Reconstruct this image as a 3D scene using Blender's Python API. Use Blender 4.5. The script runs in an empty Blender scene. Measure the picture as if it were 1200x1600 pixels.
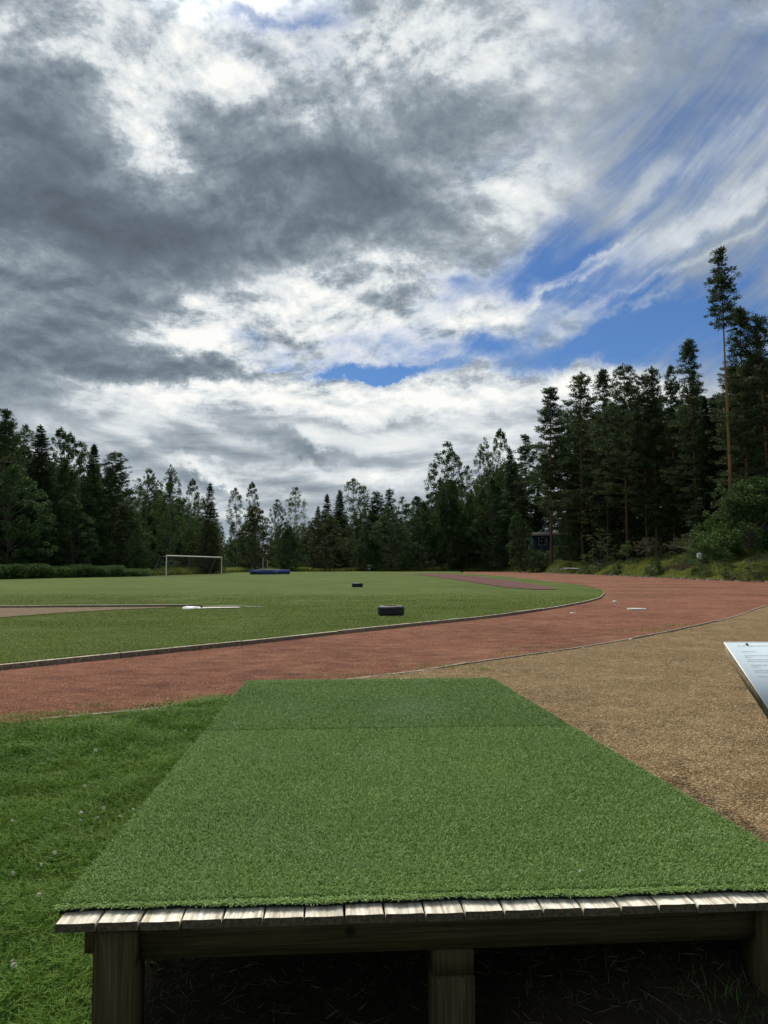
import bpy, bmesh, math, random
import numpy as np
from math import sin, cos, tan, pi, atan2, sqrt, radians, exp
from mathutils import Vector, Matrix, noise as mnoise
from mathutils.geometry import delaunay_2d_cdt

SC = bpy.context.scene
COL = SC.collection
# ------------------------------------------------------------------ camera
CAM_H = 1.2
PITCH = radians(4.05)
cam_data = bpy.data.cameras.new('camera')
cam = bpy.data.objects.new('camera', cam_data)
COL.objects.link(cam)
cam.location = (0, 0, CAM_H)
cam.rotation_euler = (pi / 2 + PITCH, 0, 0)
cam_data.sensor_fit = 'VERTICAL'
cam_data.sensor_height = 36
cam_data.sensor_width = 27
cam_data.lens = 27
cam_data.clip_start = 0.05
cam_data.clip_end = 5000
SC.camera = cam
SC.view_settings.view_transform = 'Standard'
SC.view_settings.look = 'None'
SC.view_settings.exposure = 0.0
SC.view_settings.gamma = 1.0
SC.view_settings.use_curve_mapping = False

def ray(px, py):
    """direction through a point of the 1200x1600 photograph"""
    a = (px - 600) / 1200.0; b = (800 - py) / 1200.0
    return Vector((a, cos(PITCH) - b * sin(PITCH), sin(PITCH) + b * cos(PITCH)))

def P(px, py, z=0.0):
    r = ray(px, py); t = (z - CAM_H) / r.z
    return Vector((r.x * t, r.y * t, z))

def at(px, py, d):
    r = ray(px, py); t = d / r.y
    return Vector((r.x * t, d, CAM_H + r.z * t))

# ------------------------------------------------------------------ sun
SUN_EL, SUN_AZ = radians(52), radians(-14)      # azimuth measured from +Y towards +X
sun_l = bpy.data.lights.new('sun', 'SUN')
sun_l.energy = 4.8
sun_l.angle = radians(24)
sun_l.color = (1.0, 0.93, 0.80)
sun = bpy.data.objects.new('sun', sun_l)
COL.objects.link(sun)
sd = Vector((sin(SUN_AZ) * cos(SUN_EL), cos(SUN_AZ) * cos(SUN_EL), sin(SUN_EL)))
sun.rotation_euler = sd.to_track_quat('Z', 'Y').to_euler()

# ------------------------------------------------------------------ node arithmetic
class NT:
    def __init__(s, tree): s.t = tree; s.n = tree.nodes; s.l = tree.links
    def node(s, typ, **kw):
        nd = s.n.new(typ)
        for k, v in kw.items(): setattr(nd, k, v)
        return nd
    def put(s, v, sock):
        if isinstance(v, E): s.l.new(v.s, sock)
        elif isinstance(v, bpy.types.NodeSocket): s.l.new(v, sock)
        else: sock.default_value = v
    def m(s, op, a, b=None, c=None, clamp=False):
        nd = s.node('ShaderNodeMath', operation=op, use_clamp=clamp)
        s.put(a, nd.inputs[0])
        if b is not None: s.put(b, nd.inputs[1])
        if c is not None: s.put(c, nd.inputs[2])
        return E(s, nd.outputs[0])
    def vm(s, op, a, b=None):
        nd = s.node('ShaderNodeVectorMath', operation=op)
        s.put(a, nd.inputs[0])
        if b is not None: s.put(b, nd.inputs[1])
        return E(s, nd.outputs['Value' if op in ('DOT_PRODUCT', 'LENGTH') else 'Vector'])
    def xyz(s, x=0.0, y=0.0, z=0.0):
        nd = s.node('ShaderNodeCombineXYZ')
        for v, i in zip((x, y, z), nd.inputs): s.put(v, i)
        return E(s, nd.outputs[0])
    def noise(s, vec, scale=5.0, detail=4.0, rough=0.5, dist=0.0, color=False, lac=2.0):
        nd = s.node('ShaderNodeTexNoise')
        s.put(vec, nd.inputs['Vector']); nd.inputs['Scale'].default_value = scale
        nd.inputs['Detail'].default_value = detail; nd.inputs['Roughness'].default_value = rough
        nd.inputs['Distortion'].default_value = dist; nd.inputs['Lacunarity'].default_value = lac
        return E(s, nd.outputs['Color' if color else 'Fac'])
    def ss(s, v, a, b, lo=0.0, hi=1.0):
        nd = s.node('ShaderNodeMapRange', interpolation_type='SMOOTHSTEP')
        s.put(v, nd.inputs['Value'])
        for k, x in (('From Min', a), ('From Max', b), ('To Min', lo), ('To Max', hi)): s.put(x, nd.inputs[k])
        return E(s, nd.outputs[0])
    def lin(s, v, a, b, lo=0.0, hi=1.0):
        nd = s.node('ShaderNodeMapRange')
        s.put(v, nd.inputs['Value'])
        for k, x in (('From Min', a), ('From Max', b), ('To Min', lo), ('To Max', hi)): s.put(x, nd.inputs[k])
        return E(s, nd.outputs[0])
    def mix(s, f, a, b, blend='MIX'):
        nd = s.node('ShaderNodeMix', data_type='RGBA', blend_type=blend)
        s.put(f, nd.inputs['Factor'])
        for v, k in ((a, 6), (b, 7)):
            if isinstance(v, tuple) and len(v) == 3: v = v + (1.0,)
            s.put(v, nd.inputs[k])
        return E(s, nd.outputs[2])
    def ramp(s, f, stops, interp='LINEAR'):
        nd = s.node('ShaderNodeValToRGB'); nd.color_ramp.interpolation = interp
        e = nd.color_ramp.elements
        while len(e) < len(stops): e.new(0.5)
        for x, (p, c) in zip(e, stops):
            x.position = p; x.color = tuple(c) + (1.0,)
        s.put(f, nd.inputs[0])
        return E(s, nd.outputs[0])
class E:
    def __init__(s, nt, sock): s.nt = nt; s.s = sock
    def __add__(s, o): return s.nt.m('ADD', s, o)
    __radd__ = __add__
    def __sub__(s, o): return s.nt.m('SUBTRACT', s, o)
    def __rsub__(s, o): return s.nt.m('SUBTRACT', o, s)
    def __mul__(s, o): return s.nt.m('MULTIPLY', s, o)
    __rmul__ = __mul__
    def __truediv__(s, o): return s.nt.m('DIVIDE', s, o)

# ------------------------------------------------------------------ world: blue sky (Nishita) with a broken cloud deck
world = bpy.data.worlds.new('World')
SC.world = world
world.use_nodes = True
def build_world():
    world.node_tree.nodes.clear()
    t = NT(world.node_tree)
    out = t.node('ShaderNodeOutputWorld')
    sky = t.node('ShaderNodeTexSky', sky_type='NISHITA', sun_disc=False)
    sky.sun_elevation = SUN_EL; sky.sun_rotation = SUN_AZ
    sky.air_density = 1.0; sky.dust_density = 0.3; sky.ozone_density = 2.0
    tc = t.node('ShaderNodeTexCoord')
    g = tc.outputs['Generated']
    sp = t.node('ShaderNodeSeparateXYZ'); t.put(g, sp.inputs[0])
    x, y, z = (E(t, sp.outputs[i]) for i in range(3))
    az = t.m('ARCTAN2', x, y); el = t.m('ARCSINE', z)
    # flat cloud layer seen in perspective
    zz = t.m('MAXIMUM', z, 0.0) + 0.36
    pc = t.xyz(x / zz, y / zz, 0.0)
    w1 = t.noise(pc, 1.6, 3, 0.5, color=True)
    w1 = t.vm('SUBTRACT', w1, (0.5, 0.5, 0.5))
    pcw = t.vm('ADD', pc, t.vm('MULTIPLY', w1, (0.20, 0.20, 0.20)))
    # layout coordinates, warped so that no mass has a smooth outline
    ae = t.xyz(az, el, 0.0)
    wa = t.vm('SUBTRACT', t.noise(ae, 4.5, 7, 0.64, color=True), (0.5, 0.5, 0.5))
    lay = t.vm('ADD', ae, t.vm('MULTIPLY', wa, (0.20, 0.15, 0.0)))
    lay = t.vm('ADD', t.vm('MULTIPLY', lay, (1, 1, 0)), (0, 0, 1))
    def azel(px, py):
        r = ray(px, py); return np.array([atan2(r.x, r.y), math.asin(r.z / r.length)])
    def blob(px, py, rx, ry, rot=0.0):
        c = azel(px, py)
        a = radians(rot); ux = np.array([cos(a), -sin(a)]); uy = np.array([sin(a), cos(a)])   # rot anticlockwise in the picture
        J = np.stack([(azel(px + ux[0] * rx, py + ux[1] * rx) - c), (azel(px + uy[0] * ry, py + uy[1] * ry) - c)], axis=1)
        M = np.linalg.inv(J); o = -M @ c
        r1 = t.vm('DOT_PRODUCT', lay, (M[0, 0], M[0, 1], o[0])); r2 = t.vm('DOT_PRODUCT', lay, (M[1, 0], M[1, 1], o[1]))
        q = t.m('MULTIPLY_ADD', r1, r1, r2 * r2)
        return t.m('EXPONENT', q * -1.0)
    A = None; L = None          # A: how much cloud, L: how light the cloud is
    for (px, py, rx, ry, rot, a, l) in CLOUDS:
        b = blob(px, py, rx, ry, rot)
        if a: A = t.m('MULTIPLY_ADD', b, a, A if A is not None else 0.70)
        if l: L = t.m('MULTIPLY_ADD', b, l, L if L is not None else 0.53)
    # texture of the clouds; low ones are seen edge on and drawn out sideways
    lowc = t.xyz(az * 3.0, el * 10.0, 0.3)
    lw = t.vm('SUBTRACT', t.noise(lowc, 1.3, 2, 0.5, color=True), (0.5, 0.5, 0.5))
    lowc = t.vm('ADD', lowc, t.vm('MULTIPLY', lw, (0.9, 0.5, 0)))
    nl0 = t.noise(lowc, 1.5, 6, 0.55); nl1 = t.noise(t.vm('ADD', lowc, (0.05, 0.13, 0)), 1.5, 6, 0.55)
    hi = t.ss(el, 0.15, 0.25); lo = 1.0 - hi
    f1 = (t.noise(pcw, 3.6, 7, 0.56, 0.0) - 0.5) * hi + (nl0 - 0.5) * lo * 0.9
    sh = (0.03 * sin(SUN_AZ), -0.03 * cos(SUN_AZ), 0.0)
    # relief: cloud thickness against the thickness a step nearer to the sun
    fr0 = t.noise(pcw, 6.0, 8, 0.66, 0.0)
    fr1 = t.noise(t.vm('ADD', pcw, (sh[0] + 0.012, sh[1], 0.0)), 6.0, 8, 0.66, 0.0)
    rel = (fr0 - fr1) * hi + (nl0 - nl1) * lo * 1.1
    f2 = (t.noise(pcw, 18.0, 6, 0.66, 0.0) - 0.5) * hi
    rg = t.node('ShaderNodeTexNoise', noise_type='RIDGED_MULTIFRACTAL'); t.put(pcw, rg.inputs['Vector'])
    for kk, vv in (('Scale', 4.2), ('Detail', 7), ('Roughness', 0.55), ('Offset', 0.9), ('Gain', 1.6)): rg.inputs[kk].default_value = vv
    ridge = t.m('MINIMUM', E(t, rg.outputs['Fac']), 2.5) - 0.9
    # cirrus: streaks
    ca = t.xyz(az - 0.40, el - 0.30, 0.0)
    cw = t.vm('SUBTRACT', t.noise(ca, 2.2, 3, 0.5, color=True), (0.5, 0.5, 0.5))
    ca = t.vm('ADD', ca, t.vm('MULTIPLY', cw, (0.09, 0.09, 0)))
    r = radians(36)
    s1 = t.vm('DOT_PRODUCT', ca, (cos(r) * 2.6, sin(r) * 2.6, 0)); s2 = t.vm('DOT_PRODUCT', ca, (-sin(r) * 22, cos(r) * 22, 0))
    st = t.noise(t.xyz(s1, s2, 0.0), 1.3, 7, 0.64, 0.15) - 0.5
    cir = blob(1090, 370, 280, 300, 0)
    cir = t.m('MINIMUM', cir * 1.5, 1.0)
    # opacity
    puff = 1.0 - cir
    tex = t.m('MULTIPLY_ADD', f1, puff * 1.3 + 0.65, A)
    tex = t.m('MULTIPLY_ADD', f2, 0.50, tex)
    tex = t.m('MULTIPLY_ADD', st, cir * 2.1, tex)
    wide = cir * hi
    alpha = t.ss(tex, wide * -0.38 + 0.08, wide * 0.42 + 0.78)
    # light
    amp = t.lin(el, 0.02, 0.30, 0.6, 1.0) * t.lin(L, 0.05, 0.80, 0.34, 1.28)      # air softens the low clouds, thick ones are even underneath
    li = t.m('MULTIPLY_ADD', f1 * amp, -0.50, L)
    li = t.m('MULTIPLY_ADD', rel, (puff * 1.7 + 0.1) * amp, li)
    li = t.m('MULTIPLY_ADD', f2, puff * amp * -0.38, li)
    li = t.m('MULTIPLY_ADD', ridge * hi, puff * amp * t.ss(L, 0.25, 0.8) * 0.16, li)
    edge = t.ss(alpha, 0.95, 0.45) * puff      # thin rims let the sun through
    li = t.m('MULTIPLY_ADD', edge, 0.20, li)
    cc = t.ramp(li, [(0.0, (0.105, 0.132, 0.165)), (0.24, (0.158, 0.198, 0.246)), (0.44, (0.255, 0.305, 0.352)),
                     (0.60, (0.41, 0.465, 0.510)), (0.76, (0.70, 0.745, 0.77)), (1.0, (0.98, 0.98, 0.95))])
    # unseen cloud deck round the sun, above the picture, brightened to light the ground
    dt = t.vm('DOT_PRODUCT', g, tuple(sd))
    glow = t.ss(dt, 0.955, 0.995)
    cc = t.mix(1.0, cc, t.xyz(glow * 5.0 + 1.0, glow * 4.9 + 1.0, glow * 4.6 + 1.0), 'MULTIPLY')
    blue = t.mix(1.0, E(t, sky.outputs[0]), (0.036, 0.054, 0.078), 'MULTIPLY')
    col = t.mix(alpha, blue, cc)
    # pale air close to the horizon
    hz = t.ss(el, 0.12, -0.02)
    col = t.mix(hz * 0.35, col, (0.42, 0.47, 0.50))
    bg = t.node('ShaderNodeBackground'); t.put(col, bg.inputs[0]); bg.inputs[1].default_value = 1.0
    t.l.new(bg.outputs[0], out.inputs[0])
# px, py, rx, ry, rotation, amount of cloud, lightness
CLOUDS = [
    (50, 20, 110, 70, 0, .1, .26), (170, 110, 130, 60, -35, .15, .28), (250, 225, 60, 70, -50, .1, .28), (330, 105, 150, 50, -20, .1, .28),
    (520, 45, 150, 55, 10, .0, .22), (560, 120, 90, 40, 0, 0, .14), (780, 60, 230, 90, 0, .25, .10), (620, 70, 90, 60, 0, 0, .12), (490, 200, 40, 26, 30, 0, .22),
    (40, 230, 130, 160, 0, .4, -.28), (150, 330, 170, 60, -8, .5, -.20), (250, 395, 180, 75, 0, .5, -.36), (80, 500, 230, 60, 12, .5, -.22), (90, 580, 230, 50, 8, .5, -.26),
    (480, 285, 170, 80, -12, .5, -.27), (620, 345, 140, 60, -20, .3, -.20), (330, 165, 70, 40, 0, .2, -.22), (680, 180, 110, 60, 0, .2, -.14), (110, 440, 130, 30, 0, 0, .10),
    (330, 590, 130, 15, -4, .4, -.26), (900, 180, 160, 80, 10, .25, .04), (850, 290, 110, 50, 10, .2, .14), (760, 330, 90, 60, 20, .1, .10),
    (460, 480, 190, 60, 6, .05, .26), (300, 510, 70, 40, 0, .1, .32), (560, 400, 110, 40, 20, .1, .16), (310, 555, 90, 18, -10, .1, .34), (590, 470, 120, 60, 10, .1, .22),
    # blue openings
    (860, 420, 130, 55, 22, -1.0, 0), (720, 430, 60, 24, 20, -.3, 0), (960, 490, 120, 70, 0, -.55, 0), (790, 560, 90, 40, -10, -.80, 0), (930, 560, 110, 42, 0, -.75, 0),
    (1100, 490, 130, 80, 0, -.85, 0), (545, 606, 100, 15, 3, -.95, 0), (660, 585, 80, 14, 12, -.5, 0), (430, 585, 90, 12, 4, -.5, 0), (440, 560, 100, 16, 10, -.3, .05), (1060, 190, 120, 150, 30, -.42, 0),
    (1180, 90, 110, 110, 0, -.30, 0), (420, 5, 150, 22, 0, -.36, 0), (150, 32, 50, 28, 0, -.30, 0), (1190, 470, 60, 60, 0, -.3, 0),
    (640, 540, 100, 36, 0, -.40, .0), (1090, 300, 120, 60, 40, -.25, 0), (700, 470, 90, 40, 20, -.2, 0), (360, 535, 70, 14, 0, -.4, 0),
    # cirrus
    (960, 390, 330, 24, 30, .42, .18), (1120, 330, 260, 22, 34, .34, .18), (1080, 400, 200, 10, 28, .28, .16), (900, 410, 110, 7, 34, .34, .12), (1000, 470, 140, 8, 30, .36, .14), (860, 450, 90, 6, 30, .3, .1), (1000, 300, 240, 20, 40, .22, .1), (1150, 220, 160, 60, 40, .22, .12), (860, 520, 150, 20, 32, .34, .18), (700, 500, 120, 40, 30, .18, .16), (760, 450, 40, 110, -30, .3, .1),
    # low band
    (500, 640, 420, 20, 0, .7, .30), (250, 612, 160, 12, -6, .3, .26), (780, 622, 200, 18, 4, .8, .26), (700, 690, 260, 26, 2, .5, .10), (560, 665, 260, 8, 2, 0, -.10),
    (440, 696, 80, 13, -22, .4, -.26), (500, 712, 70, 8, 0, .3, -.2), (320, 712, 70, 10, -16, .3, .30), (370, 740, 50, 9, -20, .2, .30), (320, 738, 60, 9, -14, .3, -.24), (200, 690, 220, 30, 0, .5, .05),
    (520, 770, 340, 30, 0, .3, -.05), (360, 790, 90, 20, 0, .2, .22), (980, 615, 120, 18, 0, .5, .22), (150, 655, 170, 22, 0, .5, .08), (600, 740, 240, 10, 0, .2, .10),
    (600, 700, 900, 110, 0, .45, .13),
]
build_world()
world.cycles.sampling_method = 'NONE'

# ------------------------------------------------------------------ mesh helpers
RNG = np.random.default_rng(7)
random.seed(7)

def tag(o, label=None, cat=None, group=None, kind=None):
    if label: o['label'] = label
    if cat: o['category'] = cat
    if group: o['group'] = group
    if kind: o['kind'] = kind
    return o

def empty(name, loc=(0, 0, 0), rz=0.0, label=None, cat=None, group=None):
    o = bpy.data.objects.new(name, None); COL.objects.link(o)
    o.location = loc; o.rotation_euler = (0, 0, rz); o.empty_display_size = 0.2
    return tag(o, label, cat, group)

def link(name, me, mats, parent=None, smooth=False):
    for m in (mats if isinstance(mats, (list, tuple)) else [mats]):
        if m is not None and len(me.materials) < 8: me.materials.append(m)
    if smooth:
        me.polygons.foreach_set('use_smooth', np.ones(len(me.polygons), dtype=bool))
    o = bpy.data.objects.new(name, me); COL.objects.link(o)
    if parent is not None: o.parent = parent
    return o

def np_mesh(name, parts):
    """parts: list of (verts (n,3), faces (m,k), material index)"""
    me = bpy.data.meshes.new(name)
    vs = []; idx = []; starts = []; tot = []; mi = []; vo = 0; lo = 0
    for v, f, m in parts:
        f = np.asarray(f, dtype=np.int32)
        if v is None: v = np.zeros((0, 3), dtype=np.float32); vo -= last        # faces on the vertices of the entry before
        else: v = np.asarray(v, dtype=np.float32).reshape(-1, 3); last = len(v)
        if len(f) == 0: vo += last if len(v) == 0 else 0; continue
        k = f.shape[1]
        vs.append(v); idx.append((f + vo).ravel())
        starts.append(lo + np.arange(len(f)) * k); tot.append(np.full(len(f), k)); mi.append(np.full(len(f), m))
        vo += len(v) if len(v) else last; lo += f.size
    vs = np.concatenate(vs); idx = np.concatenate(idx); starts = np.concatenate(starts); mi = np.concatenate(mi)
    me.vertices.add(len(vs)); me.vertices.foreach_set('co', vs.ravel())
    me.loops.add(len(idx)); me.loops.foreach_set('vertex_index', idx.astype(np.int32))
    me.polygons.add(len(starts)); me.polygons.foreach_set('loop_start', starts.astype(np.int32))
    me.polygons.foreach_set('material_index', mi.astype(np.int32))
    me.update(calc_edges=True)
    return me

class MB:
    """collects shapes, builds them as ONE mesh"""
    def __init__(s): s.p = []
    def add(s, v, f, m=0): s.p.append((np.array(v, dtype=float).reshape(-1, 3), np.array(f), m)); return s
    def box(s, c, size, rot=None, m=0, bev=0.0):
        bm = bmesh.new(); bmesh.ops.create_cube(bm, size=1.0)
        for v in bm.verts: v.co = Vector((v.co.x * size[0], v.co.y * size[1], v.co.z * size[2]))
        if bev > 0: bmesh.ops.bevel(bm, geom=bm.edges[:], offset=bev, segments=2, affect='EDGES')
        if rot is not None: bmesh.ops.transform(bm, matrix=rot.to_4x4(), verts=bm.verts)
        bmesh.ops.translate(bm, vec=Vector(c), verts=bm.verts)
        return s.bm(bm, m)
    def bm(s, bm, m=0):
        bm.verts.index_update(); bmesh.ops.triangulate(bm, faces=[f for f in bm.faces if len(f.verts) > 4])
        v = [tuple(x.co) for x in bm.verts]
        for k in (3, 4):
            f = [[x.index for x in fa.verts] for fa in bm.faces if len(fa.verts) == k]
            if f: s.p.append((np.array(v), np.array(f), m))
        bm.free(); return s
    def tube(s, pts, rads, n=8, m=0, cap=True):
        pts = [Vector(p) for p in pts]
        if not isinstance(rads, (list, tuple, np.ndarray)): rads = [rads] * len(pts)
        V = []; F = []
        up = Vector((0, 0, 1)) if abs((pts[-1] - pts[0]).normalized().z) < 0.9 else Vector((1, 0, 0))
        for i, p in enumerate(pts):
            d = (pts[min(i + 1, len(pts) - 1)] - pts[max(i - 1, 0)]).normalized()
            a = d.cross(up).normalized(); b = d.cross(a).normalized()
            for k in range(n):
                t = 2 * pi * k / n
                V.append(tuple(p + (a * cos(t) + b * sin(t)) * rads[i]))
        for i in range(len(pts) - 1):
            for k in range(n):
                F.append((i * n + k, i * n + (k + 1) % n, (i + 1) * n + (k + 1) % n, (i + 1) * n + k))
        s.add(V, F, m)
        if cap:
            for i, p in ((0, pts[0]), (len(pts) - 1, pts[-1])):
                vv = V[i * n:(i + 1) * n] + [tuple(p)]
                s.add(vv, [(k, (k + 1) % n, n) for k in range(n)], m)
        return s
    def lathe(s, prof, n=32, m=0, c=(0, 0, 0), closed=False):
        V = []; F = []; k = len(prof)
        for j in range(n):
            t = 2 * pi * j / n
            for r, z in prof: V.append((c[0] + r * cos(t), c[1] + r * sin(t), c[2] + z))
        for j in range(n):
            for i in range(k if closed else k - 1):
                a = j * k + i; b = j * k + (i + 1) % k; j2 = ((j + 1) % n) * k
                F.append((a, j2 + i, j2 + (i + 1) % k, b))
        return s.add(V, F, m)
    def build(s, name, mats, parent=None, smooth=False):
        return link(name, np_mesh(name, s.p), mats, parent, smooth)

def copy_tree(o, parent=None):
    c = o.copy(); COL.objects.link(c)
    if parent is not None: c.parent = parent
    for ch in list(o.children): copy_tree(ch, c)
    return c

# ------------------------------------------------------------------ materials
def mat(name, fn, rough=0.8, spec=0.5):
    m = bpy.data.materials.new(name); m.use_nodes = True
    t = NT(m.node_tree); b = m.node_tree.nodes['Principled BSDF']
    b.inputs['Roughness'].default_value = rough
    b.inputs['Specular IOR Level'].default_value = spec
    tc = t.node('ShaderNodeTexCoord')
    fn(t, b, tc)
    return m
def bump(t, b, h, strength=0.5, dist=0.02):
    n = t.node('ShaderNodeBump'); n.inputs['Strength'].default_value = strength; n.inputs['Distance'].default_value = dist
    t.put(h, n.inputs['Height']); t.l.new(n.outputs[0], b.inputs['Normal'])
def geo(t, k='Position'): return t.node('ShaderNodeNewGeometry').outputs[k]

def leaf_mat(name, c1, c2, c3=None, rough=0.7, trans=0.40, nscale=0.35, spec=0.25, wear_sheen=False):
    """foliage: colour varies from leaf to leaf, clump to clump and plant to plant"""
    m = bpy.data.materials.new(name); m.use_nodes = True
    t = NT(m.node_tree); b = m.node_tree.nodes['Principled BSDF']; out = m.node_tree.nodes['Material Output']
    rnd = E(t, geo(t, 'Random Per Island')); pos = geo(t)
    orn = E(t, t.node('ShaderNodeObjectInfo').outputs['Random'])
    n = t.noise(pos, nscale, 3, 0.6)
    f = t.m('MULTIPLY_ADD', rnd, 0.55, t.m('MULTIPLY_ADD', n, 1.5, -0.5), clamp=True)
    col = t.mix(f, c1, c2)
    if c3: col = t.mix(t.ss(rnd, 0.86, 0.98), col, c3)
    col = t.mix(1.0, col, t.xyz(orn * 0.5 + 0.75, orn * 0.4 + 0.8, orn * 0.5 + 0.75), 'MULTIPLY')
    if wear_sheen:     # trodden, dusty patches; pale centre also paints the sky sheen of flattened pile
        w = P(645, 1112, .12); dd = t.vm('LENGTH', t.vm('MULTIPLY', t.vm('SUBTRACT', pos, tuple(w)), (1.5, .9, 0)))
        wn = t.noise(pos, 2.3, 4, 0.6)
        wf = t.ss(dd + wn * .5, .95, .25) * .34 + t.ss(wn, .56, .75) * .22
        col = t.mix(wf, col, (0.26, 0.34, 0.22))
    t.put(col, b.inputs['Base Color']); b.inputs['Roughness'].default_value = rough
    b.inputs['Specular IOR Level'].default_value = spec
    if trans:
        tr = t.node('ShaderNodeBsdfTranslucent'); t.put(col, tr.inputs[0])
        mx = t.node('ShaderNodeMixShader'); mx.inputs[0].default_value = trans
        t.l.new(b.outputs[0], mx.inputs[1]); t.l.new(tr.outputs[0], mx.inputs[2]); t.l.new(mx.outputs[0], out.inputs[0])
    return m

def bark_fn(c1, c2, top=None, hz=(4, 12), vs=(9, 9, 1.5)):
    def fn(t, b, tc):
        o = tc.outputs['Object']
        n = t.noise(t.vm('MULTIPLY', o, vs), 1.6, 6, 0.65)
        col = t.mix(t.ss(n, 0.35, 0.65), c1, c2)
        if top:
            s = t.node('ShaderNodeSeparateXYZ'); t.put(o, s.inputs[0])
            col = t.mix(t.ss(E(t, s.outputs[2]) + n * 4 - 2, hz[0], hz[1]), col, t.mix(n, top, tuple(x * 0.55 for x in top)))
        t.put(col, b.inputs['Base Color']); bump(t, b, n, 0.8, 0.03)
    return fn
def wood_fn(c1, c2, scale=(60, 3, 60), bs=0.3, stain=None, knots=False):
    def fn(t, b, tc):
        o = tc.outputs['Object']; rnd = E(t, geo(t, 'Random Per Island'))
        off = t.vm('ADD', o, t.xyz(rnd * 7, rnd * 13, rnd * 5))
        n = t.noise(t.vm('MULTIPLY', off, scale), 1.0, 6, 0.6, 0.4)
        n2 = t.noise(off, 6.0, 3, 0.5)
        col = t.mix(t.ss(n, 0.3, 0.7), c1, c2)
        col = t.mix(1.0, col, t.xyz(n2 * 0.5 + 0.75, n2 * 0.5 + 0.75, n2 * 0.55 + 0.7), 'MULTIPLY')
        col = t.mix(1.0, col, t.xyz(rnd * 0.3 + 0.85, rnd * 0.3 + 0.85, rnd * 0.33 + 0.83), 'MULTIPLY')
        if knots:
            vo = t.node('ShaderNodeTexVoronoi'); vo.inputs['Scale'].default_value = 7.0; t.put(off, vo.inputs['Vector'])
            col = t.mix(t.ss(E(t, vo.outputs['Distance']), 0.16, 0.05), col, tuple(x * 0.45 for x in c1))
        if stain: col = t.mix(t.ss(n2, 0.56, 0.72) * 0.7, col, stain)
        t.put(col, b.inputs['Base Color']); bump(t, b, n, bs, 0.004)
    return fn
def plain_fn(c, var=0.15, sc=12, bs=0.1):
    def fn(t, b, tc):
        n = t.noise(tc.outputs['Object'], sc, 5, 0.6)
        t.put(t.mix(n, tuple(x * (1 - var) for x in c), tuple(min(1, x * (1 + var)) for x in c)), b.inputs['Base Color'])
        bump(t, b, n, bs, 0.005)
    return fn

def ground_grass_fn(dark, mid, light, straw=None):
    def fn(t, b, tc):
        p = geo(t)
        n1 = t.noise(p, 0.12, 4, 0.55); n2 = t.noise(p, 0.9, 5, 0.6); n3 = t.noise(p, 14, 5, 0.7); n4 = t.noise(p, 70, 3, 0.6)
        f = n1 * 0.5 + n2 * 0.45 + n3 * 0.55 + n4 * 0.25 - 0.42
        col = t.ramp(f, [(0.25, dark), (0.45, mid), (0.66, light)])
        if straw: col = t.mix(t.ss(n2 + n3 * 0.5, 0.85, 1.02) * 0.55, col, straw)
        t.put(col, b.inputs['Base Color']); bump(t, b, n3 * 0.6 + n4 * 0.6 + n2 * 0.6, 0.9, 0.05)
    return fn

M = {}
M['lawn'] = mat('lawn', ground_grass_fn((0.034, 0.060, 0.010), (0.060, 0.098, 0.016), (0.10, 0.14, 0.026)), 0.9, 0.1)
def field_fn(t, b, tc):
    p = geo(t)
    n0 = t.noise(p, 0.05, 3, 0.5); n1 = t.noise(t.vm('MULTIPLY', p, (1, 0.5, 1)), 0.28, 5, 0.6); n2 = t.noise(p, 1.6, 6, 0.65); n3 = t.noise(p, 11, 5, 0.7)
    f = n0 * 0.35 + n1 * 0.55 + n2 * 0.55 + n3 * 0.45 - 0.44
    col = t.ramp(f, [(0.30, (0.031, 0.056, 0.006)), (0.46, (0.048, 0.077, 0.009)), (0.62, (0.070, 0.098, 0.014))])
    col = t.mix(t.ss(n1 + n2 * 0.6, 0.86, 1.05) * 0.4, col, (0.11, 0.13, 0.035))
    t.put(col, b.inputs['Base Color']); bump(t, b, n2 + n3 * 0.8, 0.8, 0.06)
M['field'] = mat('field_grass', field_fn, 0.9, 0.1)
def forest_floor(t, b, tc):
    p = geo(t); n1 = t.noise(p, 0.3, 6, 0.65); n2 = t.noise(p, 3.0, 5, 0.65)
    t.put(t.ramp(n1 * 0.6 + n2 * 0.4, [(0.36, (0.018, 0.030, 0.012)), (0.50, (0.045, 0.062, 0.022)), (0.62, (0.085, 0.080, 0.038))]), b.inputs['Base Color'])
    bump(t, b, n2, 0.8, 0.1)
M['floor'] = mat('forest_floor', forest_floor, 0.95, 0.1)
def track_fn(t, b, tc):
    p = geo(t)
    n0 = t.noise(p, 0.25, 4, 0.6); n1 = t.noise(t.vm('MULTIPLY', p, (1, 1.3, 1)), 2.4, 6, 0.7); n2 = t.noise(p, 26, 5, 0.75); n3 = t.noise(p, 120, 3, 0.7)
    col = t.ramp(n0 * 0.45 + n1 * 0.60 + n2 * 0.50 - 0.275, [(0.36, (0.066, 0.027, 0.018)), (0.49, (0.150, 0.064, 0.040)), (0.64, (0.242, 0.118, 0.074))])
    col = t.mix(t.ss(n3, 0.60, 0.70) * 0.45, col, (0.40, 0.25, 0.17))
    col = t.mix(t.ss(n3, 0.40, 0.30) * 0.55, col, (0.085, 0.04, 0.03))
    col = t.mix(t.ss(n1, 0.62, 0.74) * 0.35, col, (0.17, 0.13, 0.08))
    t.put(col, b.inputs['Base Color']); bump(t, b, n1 * 1.0 + n2 * 0.8 + n3 * 0.35, 0.9, 0.035)
M['track'] = mat('crushed_brick', track_fn, 0.95, 0.1)
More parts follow.
